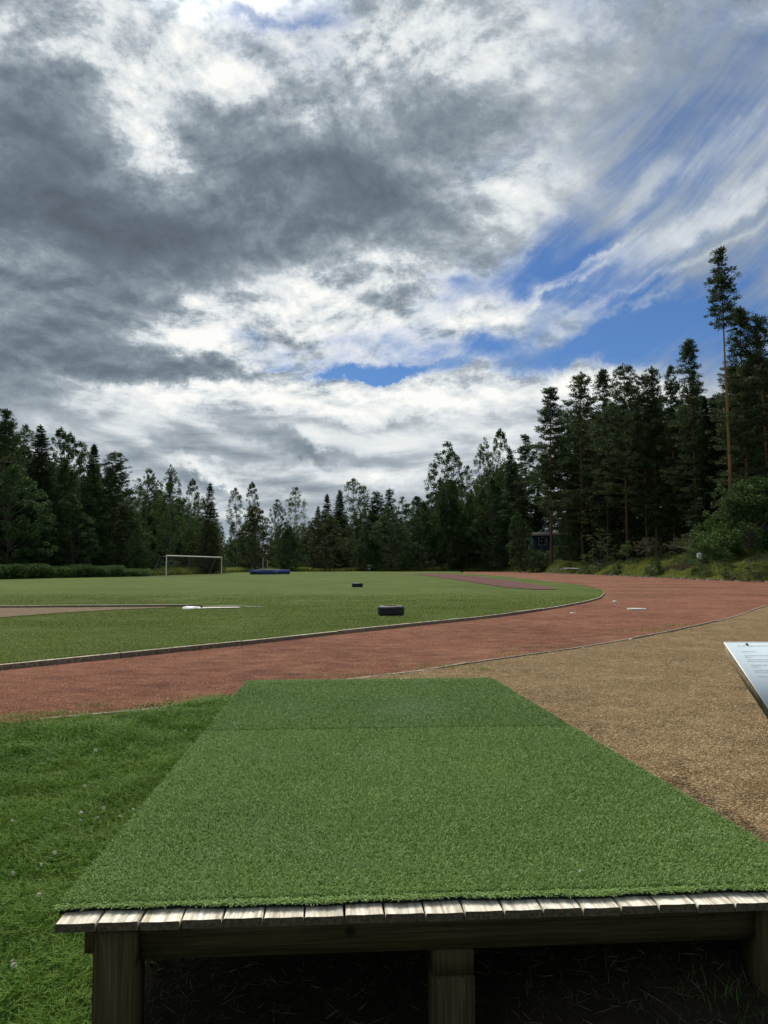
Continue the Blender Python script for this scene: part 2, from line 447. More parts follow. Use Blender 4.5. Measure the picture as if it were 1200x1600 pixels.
def gravel_fn(t, b, tc):
    p = geo(t)
    vo = t.node('ShaderNodeTexVoronoi', feature='F1'); t.put(p, vo.inputs['Vector']); vo.inputs['Scale'].default_value = 95
    rc = E(t, vo.outputs['Color']); sp = t.node('ShaderNodeSeparateColor'); t.put(rc, sp.inputs[0]); r = E(t, sp.outputs[0])
    n0 = t.noise(p, 1.1, 5, 0.6); n1 = t.noise(p, 7, 5, 0.7)
    col = t.ramp(r * 0.50 + n0 * 0.36 + n1 * 0.50 - 0.155, [(0.30, (0.050, 0.035, 0.018)), (0.47, (0.158, 0.105, 0.050)), (0.62, (0.270, 0.188, 0.096)), (0.80, (0.42, 0.32, 0.20))])
    t.put(col, b.inputs['Base Color']); bump(t, b, E(t, vo.outputs['Distance']) * -0.9 + n1 * 1.2, 0.9, 0.02)
M['gravel'] = mat('brown_gravel', gravel_fn, 0.95, 0.1)
M['stone'] = leaf_mat('loose_grain', (0.058, 0.036, 0.017), (0.26, 0.172, 0.083), (0.52, 0.41, 0.27), 0.9, 0.0, 3.0)
M['redgrain'] = leaf_mat('red_grain', (0.10, 0.035, 0.020), (0.23, 0.085, 0.048), (0.38, 0.24, 0.17), 0.9, 0.0, 3.0)
M['sand'] = mat('sand', plain_fn((0.125, 0.092, 0.058), 0.6, 3, 0.6), 0.95, 0.1)
M['runway'] = mat('runway', plain_fn((0.095, 0.044, 0.042), 0.3, 1.2, 0.4), 0.95, 0.1)
M['rock'] = mat('granite', plain_fn((0.20, 0.20, 0.17), 0.6, 3.5, 1.5), 0.9, 0.2)
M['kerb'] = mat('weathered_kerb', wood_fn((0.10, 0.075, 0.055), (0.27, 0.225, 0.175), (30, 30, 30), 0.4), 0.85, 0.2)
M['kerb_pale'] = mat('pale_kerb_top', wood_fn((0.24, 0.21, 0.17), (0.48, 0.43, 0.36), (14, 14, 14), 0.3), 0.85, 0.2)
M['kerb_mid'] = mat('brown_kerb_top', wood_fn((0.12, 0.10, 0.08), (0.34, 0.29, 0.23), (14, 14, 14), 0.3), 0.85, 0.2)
M['deck_end'] = mat('shade_dark_board_end', wood_fn((0.045, 0.036, 0.026), (0.11, 0.09, 0.065), (90, 90, 90), 0.4), 0.85, 0.2)  # weathered end grain, with the shade of the front face painted in
M['deck'] = mat('weathered_deck', wood_fn((0.36, 0.31, 0.25), (0.80, 0.76, 0.69), (75, 3.0, 75), 0.5, (0.32, 0.32, 0.25)), 0.8, 0.2)
M['timber'] = mat('brown_timber', wood_fn((0.034, 0.025, 0.011), (0.088, 0.065, 0.030), (150, 150, 4), 0.6, knots=True), 0.8, 0.2)
M['beam'] = mat('brown_beam', wood_fn((0.030, 0.023, 0.010), (0.074, 0.056, 0.028), (4, 150, 150), 0.6, knots=True), 0.8, 0.2)
M['white'] = mat('white_metal', plain_fn((0.80, 0.80, 0.78), 0.05, 6, 0.05), 0.45, 0.5)
M['grey'] = mat('grey_metal', plain_fn((0.30, 0.31, 0.31), 0.1, 6, 0.05), 0.5, 0.5)
M['black'] = mat('black_metal', plain_fn((0.02, 0.02, 0.022), 0.1, 6, 0.05), 0.5, 0.5)
M['net'] = mat('net_cord', plain_fn((0.05, 0.055, 0.05), 0.1, 6, 0.05), 0.8, 0.2)
M['rubber'] = mat('tyre_rubber', plain_fn((0.018, 0.020, 0.024), 0.25, 9, 0.2), 0.62, 0.45)
M['tarp'] = mat('blue_vinyl', plain_fn((0.030, 0.060, 0.24), 0.15, 2, 0.2), 0.5, 0.5)
M['tarp_top'] = mat('blue_top', plain_fn((0.07, 0.11, 0.24), 0.15, 2, 0.2), 0.45, 0.5)
M['concrete'] = mat('pale_concrete', plain_fn((0.46, 0.44, 0.40), 0.2, 5, 0.3), 0.9, 0.2)
M['paper'] = mat('white_scrap', plain_fn((0.72, 0.68, 0.62), 0.1, 20, 0.3), 0.8, 0.2)
M['panel'] = mat('sign_panel', plain_fn((0.42, 0.50, 0.57), 0.03, 4, 0.02), 0.95, 0.08)
M['ink'] = mat('sign_ink', plain_fn((0.10, 0.11, 0.13), 0.1, 4, 0.0), 0.6, 0.3)
M['cabin'] = mat('blue_boards', wood_fn((0.030, 0.055, 0.075), (0.045, 0.078, 0.10), (9, 9, 0.6), 0.3), 0.8, 0.2)
M['roofing'] = mat('dark_roofing', plain_fn((0.03, 0.03, 0.032), 0.2, 3, 0.3), 0.9, 0.2)
M['glass'] = mat('dark_glass', plain_fn((0.012, 0.015, 0.016), 0.1, 1, 0.0), 0.08, 0.8)
# foliage
M['pine'] = leaf_mat('pine_needles', (0.026, 0.048, 0.020), (0.060, 0.092, 0.034), (0.090, 0.115, 0.045), trans=0.32)
M['spruce'] = leaf_mat('spruce_needles', (0.022, 0.044, 0.018), (0.052, 0.086, 0.030), trans=0.30)
M['birch'] = leaf_mat('birch_leaves', (0.032, 0.065, 0.018), (0.072, 0.118, 0.032), (0.11, 0.14, 0.045))
M['alder'] = leaf_mat('alder_leaves', (0.022, 0.052, 0.016), (0.050, 0.095, 0.026), (0.075, 0.115, 0.036))
M['rowan'] = leaf_mat('rowan_leaves', (0.030, 0.055, 0.014), (0.065, 0.085, 0.022), (0.10, 0.07, 0.03))
M['willow'] = leaf_mat('willow_leaves', (0.036, 0.072, 0.018), (0.075, 0.125, 0.032), (0.11, 0.15, 0.05))
M['fern'] = leaf_mat('fern_leaves', (0.050, 0.100, 0.025), (0.105, 0.175, 0.045), (0.15, 0.20, 0.07))
M['weed'] = leaf_mat('bank_weeds', (0.085, 0.135, 0.022), (0.190, 0.225, 0.042), (0.31, 0.26, 0.11), nscale=0.25)
M['brownweed'] = leaf_mat('brown_weeds', (0.055, 0.052, 0.026), (0.100, 0.088, 0.042), (0.14, 0.10, 0.06), nscale=0.5)
M['yellow'] = leaf_mat('yellow_leaves', (0.095, 0.125, 0.022), (0.19, 0.21, 0.04), nscale=0.6)
M['blade'] = leaf_mat('grass_blades', (0.058, 0.140, 0.011), (0.138, 0.258, 0.027), (0.22, 0.30, 0.065), 0.6, 0.25, 1.3)
M['clover'] = leaf_mat('clover_leaves', (0.045, 0.110, 0.020), (0.090, 0.190, 0.034), (0.13, 0.21, 0.05), 0.85, 0.3, 2.0, 0.08)
M['shortblade'] = leaf_mat('short_blades', (0.115, 0.170, 0.020), (0.205, 0.262, 0.040), (0.29, 0.31, 0.09), 0.7, 0.2, 0.5)
M['turf'] = leaf_mat('turf_fibres', (0.098, 0.185, 0.040), (0.165, 0.275, 0.066), (0.25, 0.36, 0.13), 0.6, 0.12, 0.7, 0.25, wear_sheen=True)
M['turf_base'] = mat('turf_backing', plain_fn((0.070, 0.135, 0.034), 0.3, 60, 0.5), 0.9, 0.2)
M['turf_edge'] = mat('turf_edge', plain_fn((0.010, 0.013, 0.011), 0.2, 60, 0.3), 0.9, 0.2)
M['petal'] = leaf_mat('clover_petals', (0.62, 0.58, 0.52), (0.80, 0.78, 0.74), None, 0.8, 0.2)
M['straw'] = leaf_mat('dry_straw', (0.055, 0.042, 0.026), (0.13, 0.10, 0.06), (0.20, 0.16, 0.10), 0.8, 0.0, 3)
M['pinebark'] = mat('pine_bark', bark_fn((0.075, 0.055, 0.042), (0.14, 0.10, 0.075), (0.36, 0.185, 0.090), (3, 9)), 0.9, 0.1)
M['sprucebark'] = mat('spruce_bark', bark_fn((0.06, 0.048, 0.038), (0.11, 0.085, 0.065)), 0.9, 0.1)
M['birchbark'] = mat('birch_bark', bark_fn((0.20, 0.19, 0.17), (0.34, 0.33, 0.30), None, (0, 1), (2, 2, 5)), 0.8, 0.2)
M['twig'] = mat('grey_twigs', plain_fn((0.13, 0.115, 0.10), 0.3, 3, 0.2), 0.9, 0.1)
M['shade_ground'] = mat('shade_dark_ground', plain_fn((0.022, 0.017, 0.012), .6, 14, 1.0), .95, .1)  # near-black ground colour that carries the shade under the deck
M['shade'] = leaf_mat('shade_dark_grass', (0.020, 0.045, 0.008), (0.045, 0.085, 0.016), None, 0.8, 0.1, 1.3)  # darker copy of the grass, platform shade put into its colour

# ------------------------------------------------------------------ terrain heights
def sst(x, a, b):
    t = np.clip((np.asarray(x, dtype=float) - a) / (b - a), 0, 1); return t * t * (3 - 2 * t)
def vnoise(x, y, s, seed=0.0):
    x = np.asarray(x, dtype=float) / s + seed; y = np.asarray(y, dtype=float) / s + seed * 1.7
    def h(i, j):
        v = np.sin(i * 127.1 + j * 311.7 + 13.7) * 43758.5453
        return v - np.floor(v)
    i = np.floor(x); j = np.floor(y); u = x - i; v = y - j; u = u * u * (3 - 2 * u); v = v * v * (3 - 2 * v)
    return (h(i, j) * (1 - u) + h(i + 1, j) * u) * (1 - v) + (h(i, j + 1) * (1 - u) + h(i + 1, j + 1) * u) * v
def bank_edge(y): return np.interp(y, [20, 50, 60, 70, 90, 130, 160, 192, 220], [34, 31.5, 30.6, 29.8, 30.2, 31.0, 29.8, 23.4, 18])
def bank(x, y):
    x = np.asarray(x, dtype=float); y = np.asarray(y, dtype=float)
    ed = bank_edge(y)
    hh = np.interp(y, [0, 60, 90, 125, 150, 165, 185, 200], [2.5, 4.2, 4.2, 2.8, 3.2, 4.2, 4.2, 3])
    s = sst(x, ed + 0.2, ed + 17)
    return hh * s + 0.5 * sst(x, ed, ed + 2.5) + 0.5 * s * (vnoise(x, y, 5) - 0.5) + 5.0 * sst(x, ed + 15, ed + 90) + 1.5 * np.exp(-((x - ed - 2.6) / 1.7) ** 2 - ((y - 146) / 15) ** 2)
def near_lawn(x, y):
    """the ground by the platform falls away towards the viewer"""
    x = np.asarray(x, dtype=float); y = np.asarray(y, dtype=float)
    return -0.34 * sst(y, 6.4, 1.6) - 0.10 * sst(y, 2.2, -2) + 0.03 * (vnoise(x, y, 0.7) - 0.5)
def gravel_h(x, y):
    x = np.asarray(x, dtype=float); y = np.asarray(y, dtype=float)
    return -0.015 + 0.075 * sst(y, 9.0, 6.5) * sst(x, 6, 2) - 0.19 * sst(y, 3.1, 2.2) - 0.22 * sst(y, 2.3, -1) + 0.012 * (vnoise(x, y, 0.5) - 0.5)
def G(x, y):
    """height of the ground round the platform"""
    w = sst(x, -0.4, 1.3)
    return near_lawn(x, y) * (1 - w) + gravel_h(x, y) * w - 0.02 * (1 - w)

# ------------------------------------------------------------------ the shapes on the ground, traced from the photograph at their real distances
def curve(pix, z=0.0, n=6):
    p = [P(a, b, z) for a, b in pix]; return smooth_pts(p, n)
def smooth_pts(p, n=6):
    out = []
    for i in range(len(p) - 1):
        p0 = p[max(i - 1, 0)]; p1 = p[i]; p2 = p[i + 1]; p3 = p[min(i + 2, len(p) - 1)]
        for k in range(n):
            t = k / n
            out.append(0.5 * ((2 * p1) + (p2 - p0) * t + (2 * p0 - 5 * p1 + 4 * p2 - p3) * t * t + (3 * p1 - p0 - 3 * p2 + p3) * t ** 3))
    out.append(p[-1].copy()); return out

KERB_IN = curve([(-500, 1084), (-250, 1064), (0, 1040), (200, 1020), (400, 1000), (600, 979), (740, 965), (820, 955), (880, 946), (925, 937), (941, 930), (938, 922), (905, 914), (862, 909), (820, 904), (780, 900), (720, 895.5)])
KERB_OUT = curve([(-420, 1185), (-200, 1152), (0, 1128), (180, 1112), (330, 1092), (430, 1072), (560, 1057), (660, 1045), (780, 1028), (890, 1013), (1000, 995), (1090, 977), (1150, 962), (1200, 945)]) + [Vector((14.5, 26.5, 0)), Vector((20, 30, 0)), Vector((28, 33, 0)), Vector((44, 36, 0))]
KERB_FAR = [Vector((46, 42, 0))] + curve([(1330, 918), (1200, 909), (1100, 905.5), (1000, 901), (900, 897), (820, 894), (740, 892.5)])

def sheet(name, poly, m, hfun, step=2.0, dz=0.0, kind='structure', drop=0.25):
    poly = [Vector((p[0], p[1])) for p in poly]
    xs = [p.x for p in poly]; ys = [p.y for p in poly]
    pts = list(poly); n = len(poly)
    import numpy as _n
    gx = _n.arange(min(xs) + step / 2, max(xs), step); gy = _n.arange(min(ys) + step / 2, max(ys), step)
    X, Y = _n.meshgrid(gx, gy); X = X.ravel() + (RNG.random(X.size) - .5) * step * .3; Y = Y.ravel() + (RNG.random(Y.size) - .5) * step * .3
    ins = inside(poly, X, Y)
    pts += [Vector((float(a), float(b))) for a, b in zip(X[ins], Y[ins])]
    v, e, f, *_ = delaunay_2d_cdt(pts, [], [list(range(n))], 1, 1e-5)
    V = np.array([(a.x, a.y, 0.0) for a in v]); V[:, 2] = hfun(V[:, 0], V[:, 1]) + dz
    F = np.array([list(a) for a in f if len(a) == 3])
    a = V[F[:, 1]] - V[F[:, 0]]; b = V[F[:, 2]] - V[F[:, 0]]
    fl = (a[:, 0] * b[:, 1] - a[:, 1] * b[:, 0]) < 0; F[fl] = F[fl][:, ::-1]
    o = link(name, np_mesh(name, [(V, F, 0)]), m, None, True)
    return tag(o, kind=kind)
def inside(poly, X, Y):
    X = np.asarray(X, dtype=float); Y = np.asarray(Y, dtype=float); r = np.zeros(len(X), dtype=bool); n = len(poly)
    for i in range(n):
        a = poly[i]; b = poly[(i + 1) % n]
        if a[1] == b[1]: continue
        c = ((a[1] > Y) != (b[1] > Y)) & (X < (b[0] - a[0]) * (Y - a[1]) / (b[1] - a[1]) + a[0])
        r ^= c
    return r
flat = lambda z: (lambda x, y: np.full(len(x), z))

# ground: one sheet to the horizon
def make_ground():
    gx = np.concatenate([[-2500, -1200, -500, -250], np.arange(-160, 21, 4.0), np.arange(22, 60, 1.25), np.arange(62, 161, 4.0), [250, 500, 1200, 2500]])
    gy = np.concatenate([[-2500, -800, -200, -60], np.arange(-16, 40, 4.0), np.arange(42, 200, 2.5), np.arange(202, 260, 4.0), [400, 700, 1300, 2500]])
    X, Y = np.meshgrid(gx, gy); x = X.ravel(); y = Y.ravel()
    z = -0.16 - 0.5 * sst(y, 14, 3) + bank(x, y) * sst(y, 10, 45) + 3.0 * sst(y, 260, 700) + 0.3 * sst(-x, 42, 60)
    n = len(gx); F = [(j * n + i, j * n + i + 1, (j + 1) * n + i + 1, (j + 1) * n + i) for j in range(len(gy) - 1) for i in range(n - 1)]
    o = link('ground', np_mesh('ground', [(np.stack([x, y, z], 1), np.array(F), 0)]), M['floor'], None, True)
    tag(o, kind='structure')
make_ground()
# infield
FIELD = [Vector((p.x, p.y)) for p in KERB_IN] + [Vector((19, 192)), Vector((-30, 195)), Vector((-38, 150)), Vector((-42, 98)), Vector((-46, 76)), Vector((-70, 62)), Vector((-90, 40)), Vector((-60, 10))]
SANDPIT = [P(x, y) for x, y in [(-500, 953.5), (0, 950.5), (150, 949.6), (262, 948.9), (258, 950.2), (180, 953.4), (90, 958.5), (0, 965.5), (-250, 985), (-500, 1000)]]
field_h = lambda x, y: 0.02 * (vnoise(x, y, 1.5) - 0.5) * sst(y, 60, 30)
sheet('playing_field', FIELD, M['field'], lambda x, y: field_h(x, y), 2.5)
# running track
TRACK = [Vector((p.x, p.y)) for p in KERB_OUT] + [Vector((p.x, p.y)) for p in KERB_FAR] + [Vector((20, 191))] + [Vector((p.x, p.y)) for p in reversed(KERB_IN)]
sheet('running_track', TRACK, M['track'], lambda x, y: -0.055 + 0.012 * (vnoise(x, y, 1.1, 3) - .5), 1.2)
# lawn left of the platform and gravel yard right of it
ko = [Vector((p.x, p.y)) for p in KERB_OUT]
ci = min(range(len(ko)), key=lambda i: abs(ko[i].x - (-0.62)))
SPLIT = [Vector((-0.35, 6.9)), Vector((0.2, 5.0)), Vector((1.0, 3.0)), Vector((1.6, 2.6)), Vector((5.0, 2.3)), Vector((9.0, -3))]
LAWN = ko[:ci + 1] + SPLIT + [Vector((-8, -3)), Vector((-14, 1))]
sheet('lawn', LAWN, M['lawn'], G, 0.2)
GRAVEL = ko[ci:] + [Vector((60, 20)), Vector((40, -6))] + SPLIT[::-1]
sheet('gravel_yard', GRAVEL, M['gravel'], G, 0.4, dz=0.001)
# jumping runway in the infield, pale worn patch at its far end
sheet('jump_runway', [P(x, y) for x, y in [(640, 896.6), (700, 896.4), (745, 901), (800, 908), (850, 915.5), (872, 921.5), (835, 921.5), (790, 918.0), (745, 911), (700, 904), (660, 898.6)]], M['runway'], flat(0.004 + 0.02), 3)
sheet('worn_patch', [P(x, y) for x, y in [(612, 895.9), (648, 895.6), (660, 896.8), (622, 897.2)]], M['sand'], flat(0.028), 3)
# landing sand
sheet('sand_pit', SANDPIT, M['sand'], flat(0.016), 1.0)

# ------------------------------------------------------------------ kerbs: timber edging made of boards end to end
def kerb(name, pts, w, h0, h1, seglen=2.4, top=True, m=('kerb', 'kerb_pale')):
    mb = MB(); d = [0.0]
    for a, b in zip(pts[:-1], pts[1:]): d.append(d[-1] + (Vector((b.x, b.y)) - Vector((a.x, a.y))).length)
    d = np.array(d); X = np.array([p.x for p in pts]); Y = np.array([p.y for p in pts])
    s = 0.0; L = d[-1]; k = 0
    while s < L:
        e = min(s + seglen * random.uniform(.9, 1.1), L); q = np.linspace(s, e - 0.006, 4)
        x = np.interp(q, d, X); y = np.interp(q, d, Y); dzz = random.uniform(-.006, .006); off = random.uniform(-.008, .008)
        rows = []
        for i in range(4):
            j0 = max(i - 1, 0); j1 = min(i + 1, 3); tx = x[j1] - x[j0]; ty = y[j1] - y[j0]; ll = max(sqrt(tx * tx + ty * ty), 1e-6); nx, ny = -ty / ll, tx / ll
            z0 = h0(x[i], y[i]) if callable(h0) else h0; z1 = (h1(x[i], y[i]) if callable(h1) else h1) + dzz
            for sg, z in ((-1, z0), (-1, z1 - .006), (-.45, z1), (1, z1), (1, z0)): rows.append((x[i] + nx * (sg * w / 2 + off), y[i] + ny * (sg * w / 2 + off), z))
        F = []; T = []
        for i in range(3):
            a = i * 5; b = a + 5
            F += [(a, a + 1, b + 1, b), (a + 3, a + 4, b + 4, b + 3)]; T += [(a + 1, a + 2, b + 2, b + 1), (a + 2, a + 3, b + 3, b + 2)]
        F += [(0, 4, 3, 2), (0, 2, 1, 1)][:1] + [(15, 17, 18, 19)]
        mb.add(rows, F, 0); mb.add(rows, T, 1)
        s = e; k += 1
    o = mb.build(name, [M[m[0]], M[m[1]]]); tag(o, kind='structure'); return o
kerb('inner_kerb', KERB_IN, 0.050, -0.16, 0.016)
kerb('outer_kerb', KERB_OUT[14:], 0.030, lambda x, y: float(G(x, y)) - .2, lambda x, y: float(G(x, y)) + (0.006 if x < 0.5 else 0.022), m=('kerb', 'kerb_mid'))
kerb('far_kerb', KERB_FAR, 0.10, -0.16, 0.06)
# timber edge of the landing area
kerb('sand_pit_edge', [P(x, y) for x, y in [(-500, 953.2), (0, 950.2), (150, 949.3), (300, 948.3)]], 0.06, -0.1, 0.075)
kerb('ring_edge', [P(x, y) for x, y in [(300, 948.2), (360, 947.9), (405, 948.8), (412, 950)]], 0.03, -0.1, 0.03, 0.8, m=('black', 'black'))

# ------------------------------------------------------------------ foliage generators
def rand_unit(n):
    v = RNG.normal(size=(n, 3)); return v / np.linalg.norm(v, axis=1, keepdims=True)
def diamonds(c, axis, ln, wd):
    """one small diamond leaf per centre: long axis given, random roll"""
    n = len(c); ax = axis / np.maximum(np.linalg.norm(axis, axis=1, keepdims=True), 1e-6)
    r = rand_unit(n); s = np.cross(ax, r); s /= np.maximum(np.linalg.norm(s, axis=1, keepdims=True), 1e-6)
    ln = (np.ones(n) * ln)[:, None]; wd = (np.ones(n) * wd)[:, None]
    V = np.stack([c - ax * ln / 2, c + s * wd / 2 + ax * ln * 0.05, c + ax * ln / 2, c - s * wd / 2 + ax * ln * 0.05], axis=1).reshape(-1, 3)
    F = np.arange(n * 4).reshape(-1, 4)
    return V, F
def tube_np(p, r, n=6):
    mb = MB(); mb.tube(p, r, n, 0, False); return mb.p[0][:2]
def trunk_mesh(h, r0, r1, bend=0.3, n=9, seg=9, flare=1.5):
    a = random.uniform(0, 6.28); b = random.uniform(-1, 1) * bend; pts = []; rad = []
    for i in range(seg + 1):
        t = i / seg; w = sin(t * pi * 1.3) * b + 0.25 * bend * sin(t * 7 + a)
        w -= 0.25 * bend * sin(a)
        pts.append((w * cos(a), w * sin(a), h * t)); rad.append((r0 * (1 - t) + r1 * t) * (flare if i == 0 else 1))
    pts.insert(1, tuple(Vector(pts[0]) * .92 + Vector(pts[1]) * .08)); rad.insert(1, r0)
    pts[0] = (pts[0][0], pts[0][1], -0.4)
    mb = MB(); mb.tube(pts, rad, n, 0, False)
    P_ = np.array(pts)
    def f(z): return np.array([np.interp(z, P_[:, 2], P_[:, 0]), np.interp(z, P_[:, 2], P_[:, 1]), z])
    return mb, f

def tree_obj(name, tmb, tmats, cparts, cmats, label=None, cat='tree', group=None):
    e = empty(name, (0, 0, 0), 0, label, cat, group)
    tmb.build('trunk', tmats, e, True)
    link('crown', np_mesh('crown', cparts), cmats, e)
    return e

def make_pine(h=22, base=0.42, R=2.7, r0=0.17, spacing=0.62, top_flat=1.7, dens=1.0, dead=6, name='pine_tree', slim=1.0, nb=(3, 5)):
    tmb, f = trunk_mesh(h * 0.985, r0, 0.025, 0.35)
    limbs = []; C = []; A = []
    z = h * base
    while z < h - 0.25:
        t = min(1.0, max(0.0, (z / h - base) / (1 - base)))
        L0 = R * ((1 - t ** top_flat) * 0.92 + 0.10) * (0.55 + 0.45 * min(1, t * 5)) * slim
        ang0 = random.uniform(0, 6.28); k = random.randint(*nb)
        for j in range(k):
            if random.random() < 0.13: continue
            L = L0 * random.uniform(0.6, 1.15); a = ang0 + 6.28 * j / k + random.uniform(-.35, .35)
            rise = 0.05 + 0.75 * t + random.uniform(-.15, .2)
            s = f(z); d = np.array([cos(a), sin(a), 0])
            q = [s, s + d * L * .5 + np.array([0, 0, rise * L * .32]), s + d * L + np.array([0, 0, rise * L * .75])]
            limbs.append(tube_np(q, [0.012 + 0.012 * L, 0.01 + 0.006 * L, 0.008], 4))
            m = max(3, int(L * 3.6 * dens))
            for _ in range(m):
                u = random.uniform(0.32, 1.05); p = q[0] * (1 - u) ** 2 + 2 * q[1] * u * (1 - u) + q[2] * u * u
                p = p + np.array([random.gauss(0, .13 + .10 * L), random.gauss(0, .13 + .10 * L), random.gauss(0.05, .07)])
                n = int(30 * dens ** .5); rr = random.uniform(.28, .50)
                o = rand_unit(n) * np.array([1, 1, .55]) * rr * RNG.random((n, 1)) ** .5
                C.append(p + o); A.append(o + np.array([0, 0, .12]) + d * 0.08)
        z += spacing * random.uniform(.75, 1.25) * (1.15 - 0.35 * t)
    # leader
    o = rand_unit(60) * np.array([.22, .22, .5]); C.append(f(h * .985) + o); A.append(o * .4 + np.array([0, 0, .4]))
    for _ in range(dead):        # bare dead branches under the crown
        zz = random.uniform(h * base * .45, h * base); a = random.uniform(0, 6.28); L = random.uniform(.4, 1.6); d = np.array([cos(a), sin(a), 0])
        s = f(zz); limbs.append(tube_np([s, s + d * L * .6 + np.array([0, 0, -.08 * L]), s + d * L + np.array([0, 0, random.uniform(-.5, .3) * L])], [.022, .014, .006], 4))
    C = np.concatenate(C); A = np.concatenate(A)
    V, F = diamonds(C, A, RNG.uniform(.22, .40, len(C)), RNG.uniform(.055, .095, len(C)))
    e = tree_obj(name, tmb, M['pinebark'], [(V, F, 0)] + [(v, ff, 1) for v, ff in limbs], [M['pine'], M['twig']])
    e['h'] = h; return e

def make_spruce(h=19, R=2.4, base=0.06, r0=0.16, name='spruce_tree', dens=1.0):
    tmb, f = trunk_mesh(h * .985, r0, .02, .15)
    limbs = []; C = []; A = []; z = h * base
    while z < h - .15:
        t = min(1.0, max(0.0, (z / h - base) / (1 - base))); L0 = R * ((1 - t) ** .85) + .12
        k = random.randint(5, 8); a0 = random.uniform(0, 6.28)
        for j in range(k):
            if random.random() < .10: continue
            L = L0 * random.uniform(.6, 1.15); a = a0 + 6.28 * j / k + random.uniform(-.3, .3); d = np.array([cos(a), sin(a), 0])
            s = f(z); droop = -.45 + .75 * t
            q = [s, s + d * L * .55 + np.array([0, 0, droop * L * .35]), s + d * L + np.array([0, 0, droop * L * .55 + .05])]
            if L > .5: limbs.append(tube_np(q, [.02, .012, .005], 3))
            n = int((10 + 34 * L) * dens); u = RNG.uniform(.12, 1.05, n)[:, None]
            p = q[0] * (1 - u) ** 2 + 2 * q[1] * u * (1 - u) + q[2] * u * u
            side = np.array([-d[1], d[0], 0]); w = RNG.normal(0, 1, (n, 1)) * (.06 + .20 * L * (1.1 - u))
            p = p + side * w + np.array([0, 0, 1]) * (-np.abs(RNG.normal(0, .13, (n, 1))) + .03)
            C.append(p); A.append(side * np.sign(w) * .6 + d * .7 + np.array([0, 0, -.45 + .5 * t]) + RNG.normal(0, .2, (n, 3)))
        z += random.uniform(.26, .42)
    o = rand_unit(24) * np.array([.08, .08, .35]); C.append(f(h * .985) + o); A.append(o + np.array([0, 0, .5]))
    C = np.concatenate(C); A = np.concatenate(A)
    V, F = diamonds(C, A, RNG.uniform(.26, .46, len(C)), RNG.uniform(.06, .10, len(C)))
    e = tree_obj(name, tmb, M['sprucebark'], [(V, F, 0)] + [(v, ff, 1) for v, ff in limbs], [M['spruce'], M['twig']])
    e['h'] = h; return e

def make_broadleaf(name, h, R, base, lm, bark, r0=.12, nc=170, per=46, cl=(.45, .45, .40), leaf=(.10, .17), wide=.42, hollow=.35, droop=0.0, low=0.0, stems=1, ragged=.25):
    """deciduous tree: limbs from the trunk carry separate clumps of leaves with gaps between them"""
    tmb, f = trunk_mesh(h * .95, r0, .015, .35)
    for s_ in range(stems - 1):
        a = random.uniform(0, 6.28); tmb.tube([(0, 0, -.2), (cos(a) * .5, sin(a) * .5, h * .3), (cos(a) * R * .45, sin(a) * R * .45, h * .75)], [r0 * .7, r0 * .5, .012], 6, 0, False)
    limbs = []; C = []; A = []
    for i in range(nc):
        t = random.random() ** .9; z = h * (base + (1 - base) * t)
        prof = sin(pi * min(1, max(0, (t * (1 - wide) / max(wide, .01)) if t < wide else 1 - (t - wide) / (1 - wide) * .5 - .0)) * .5) if t < wide else cos((t - wide) / (1 - wide) * pi * .5) ** .6
        if t < wide: prof = low + (1 - low) * sin(t / wide * pi / 2)
        a = random.uniform(0, 6.28); rr = R * prof * (hollow + (1 - hollow) * sqrt(random.random())) * (1 + ragged * (mnoise.noise(Vector((cos(a) * 1.5, sin(a) * 1.5, z * .45))) * 2))
        p = f(min(z, h * .93)) * np.array([1, 1, 0]) + np.array([cos(a) * rr, sin(a) * rr, z])
        sc = random.uniform(.6, 1.25) * (.55 + .45 * prof)
        n = int(per * random.uniform(.6, 1.3) * sc ** 1.3); o = rand_unit(n) * (RNG.random((n, 1)) ** .4) * np.array(cl) * sc
        if droop: o[:, 2] -= droop * RNG.random(n) * sc
        C.append(p + o); A.append(rand_unit(n) * .8 + np.array([0, 0, -.35]))
        if i % 3 == 0:
            s0 = f(max(z - rr * random.uniform(.6, 1.2), h * .12)); limbs.append(tube_np([s0, (s0 + p) / 2 + np.array([0, 0, .1]), p], [.035, .02, .006], 4))
    C = np.concatenate(C); A = np.concatenate(A)
    ln = RNG.uniform(leaf[0], leaf[1], len(C)); V, F = diamonds(C, A, ln, ln * RNG.uniform(.55, .8, len(C)))
    e = tree_obj(name, tmb, bark, [(V, F, 0)] + [(v, ff, 1) for v, ff in limbs], [lm, M['twig']])
    e['h'] = h; return e

def birch(h, R=2.2, base=.25, nc=150, per=58, **k):
    return make_broadleaf('birch_tree', h, R, base, M['birch'], M['birchbark'], .07, nc, per, (.42, .42, .5), (.15, .24), .35, .15, .35, .30, **k)
def alder(h, R=2.6, base=.04, nc=230, **k):
    return make_broadleaf('alder_tree', h, R, base, M['alder'], M['sprucebark'], .12, nc, 56, (.55, .55, .45), (.17, .27), .35, .35, 0, .6, **k)
def rowan(h, R=2.4, base=.06, nc=180, **k):
    return make_broadleaf('rowan_tree', h, R, base, M['rowan'], M['sprucebark'], .09, nc, 52, (.5, .5, .4), (.15, .24), .32, .3, 0, .55, **k)

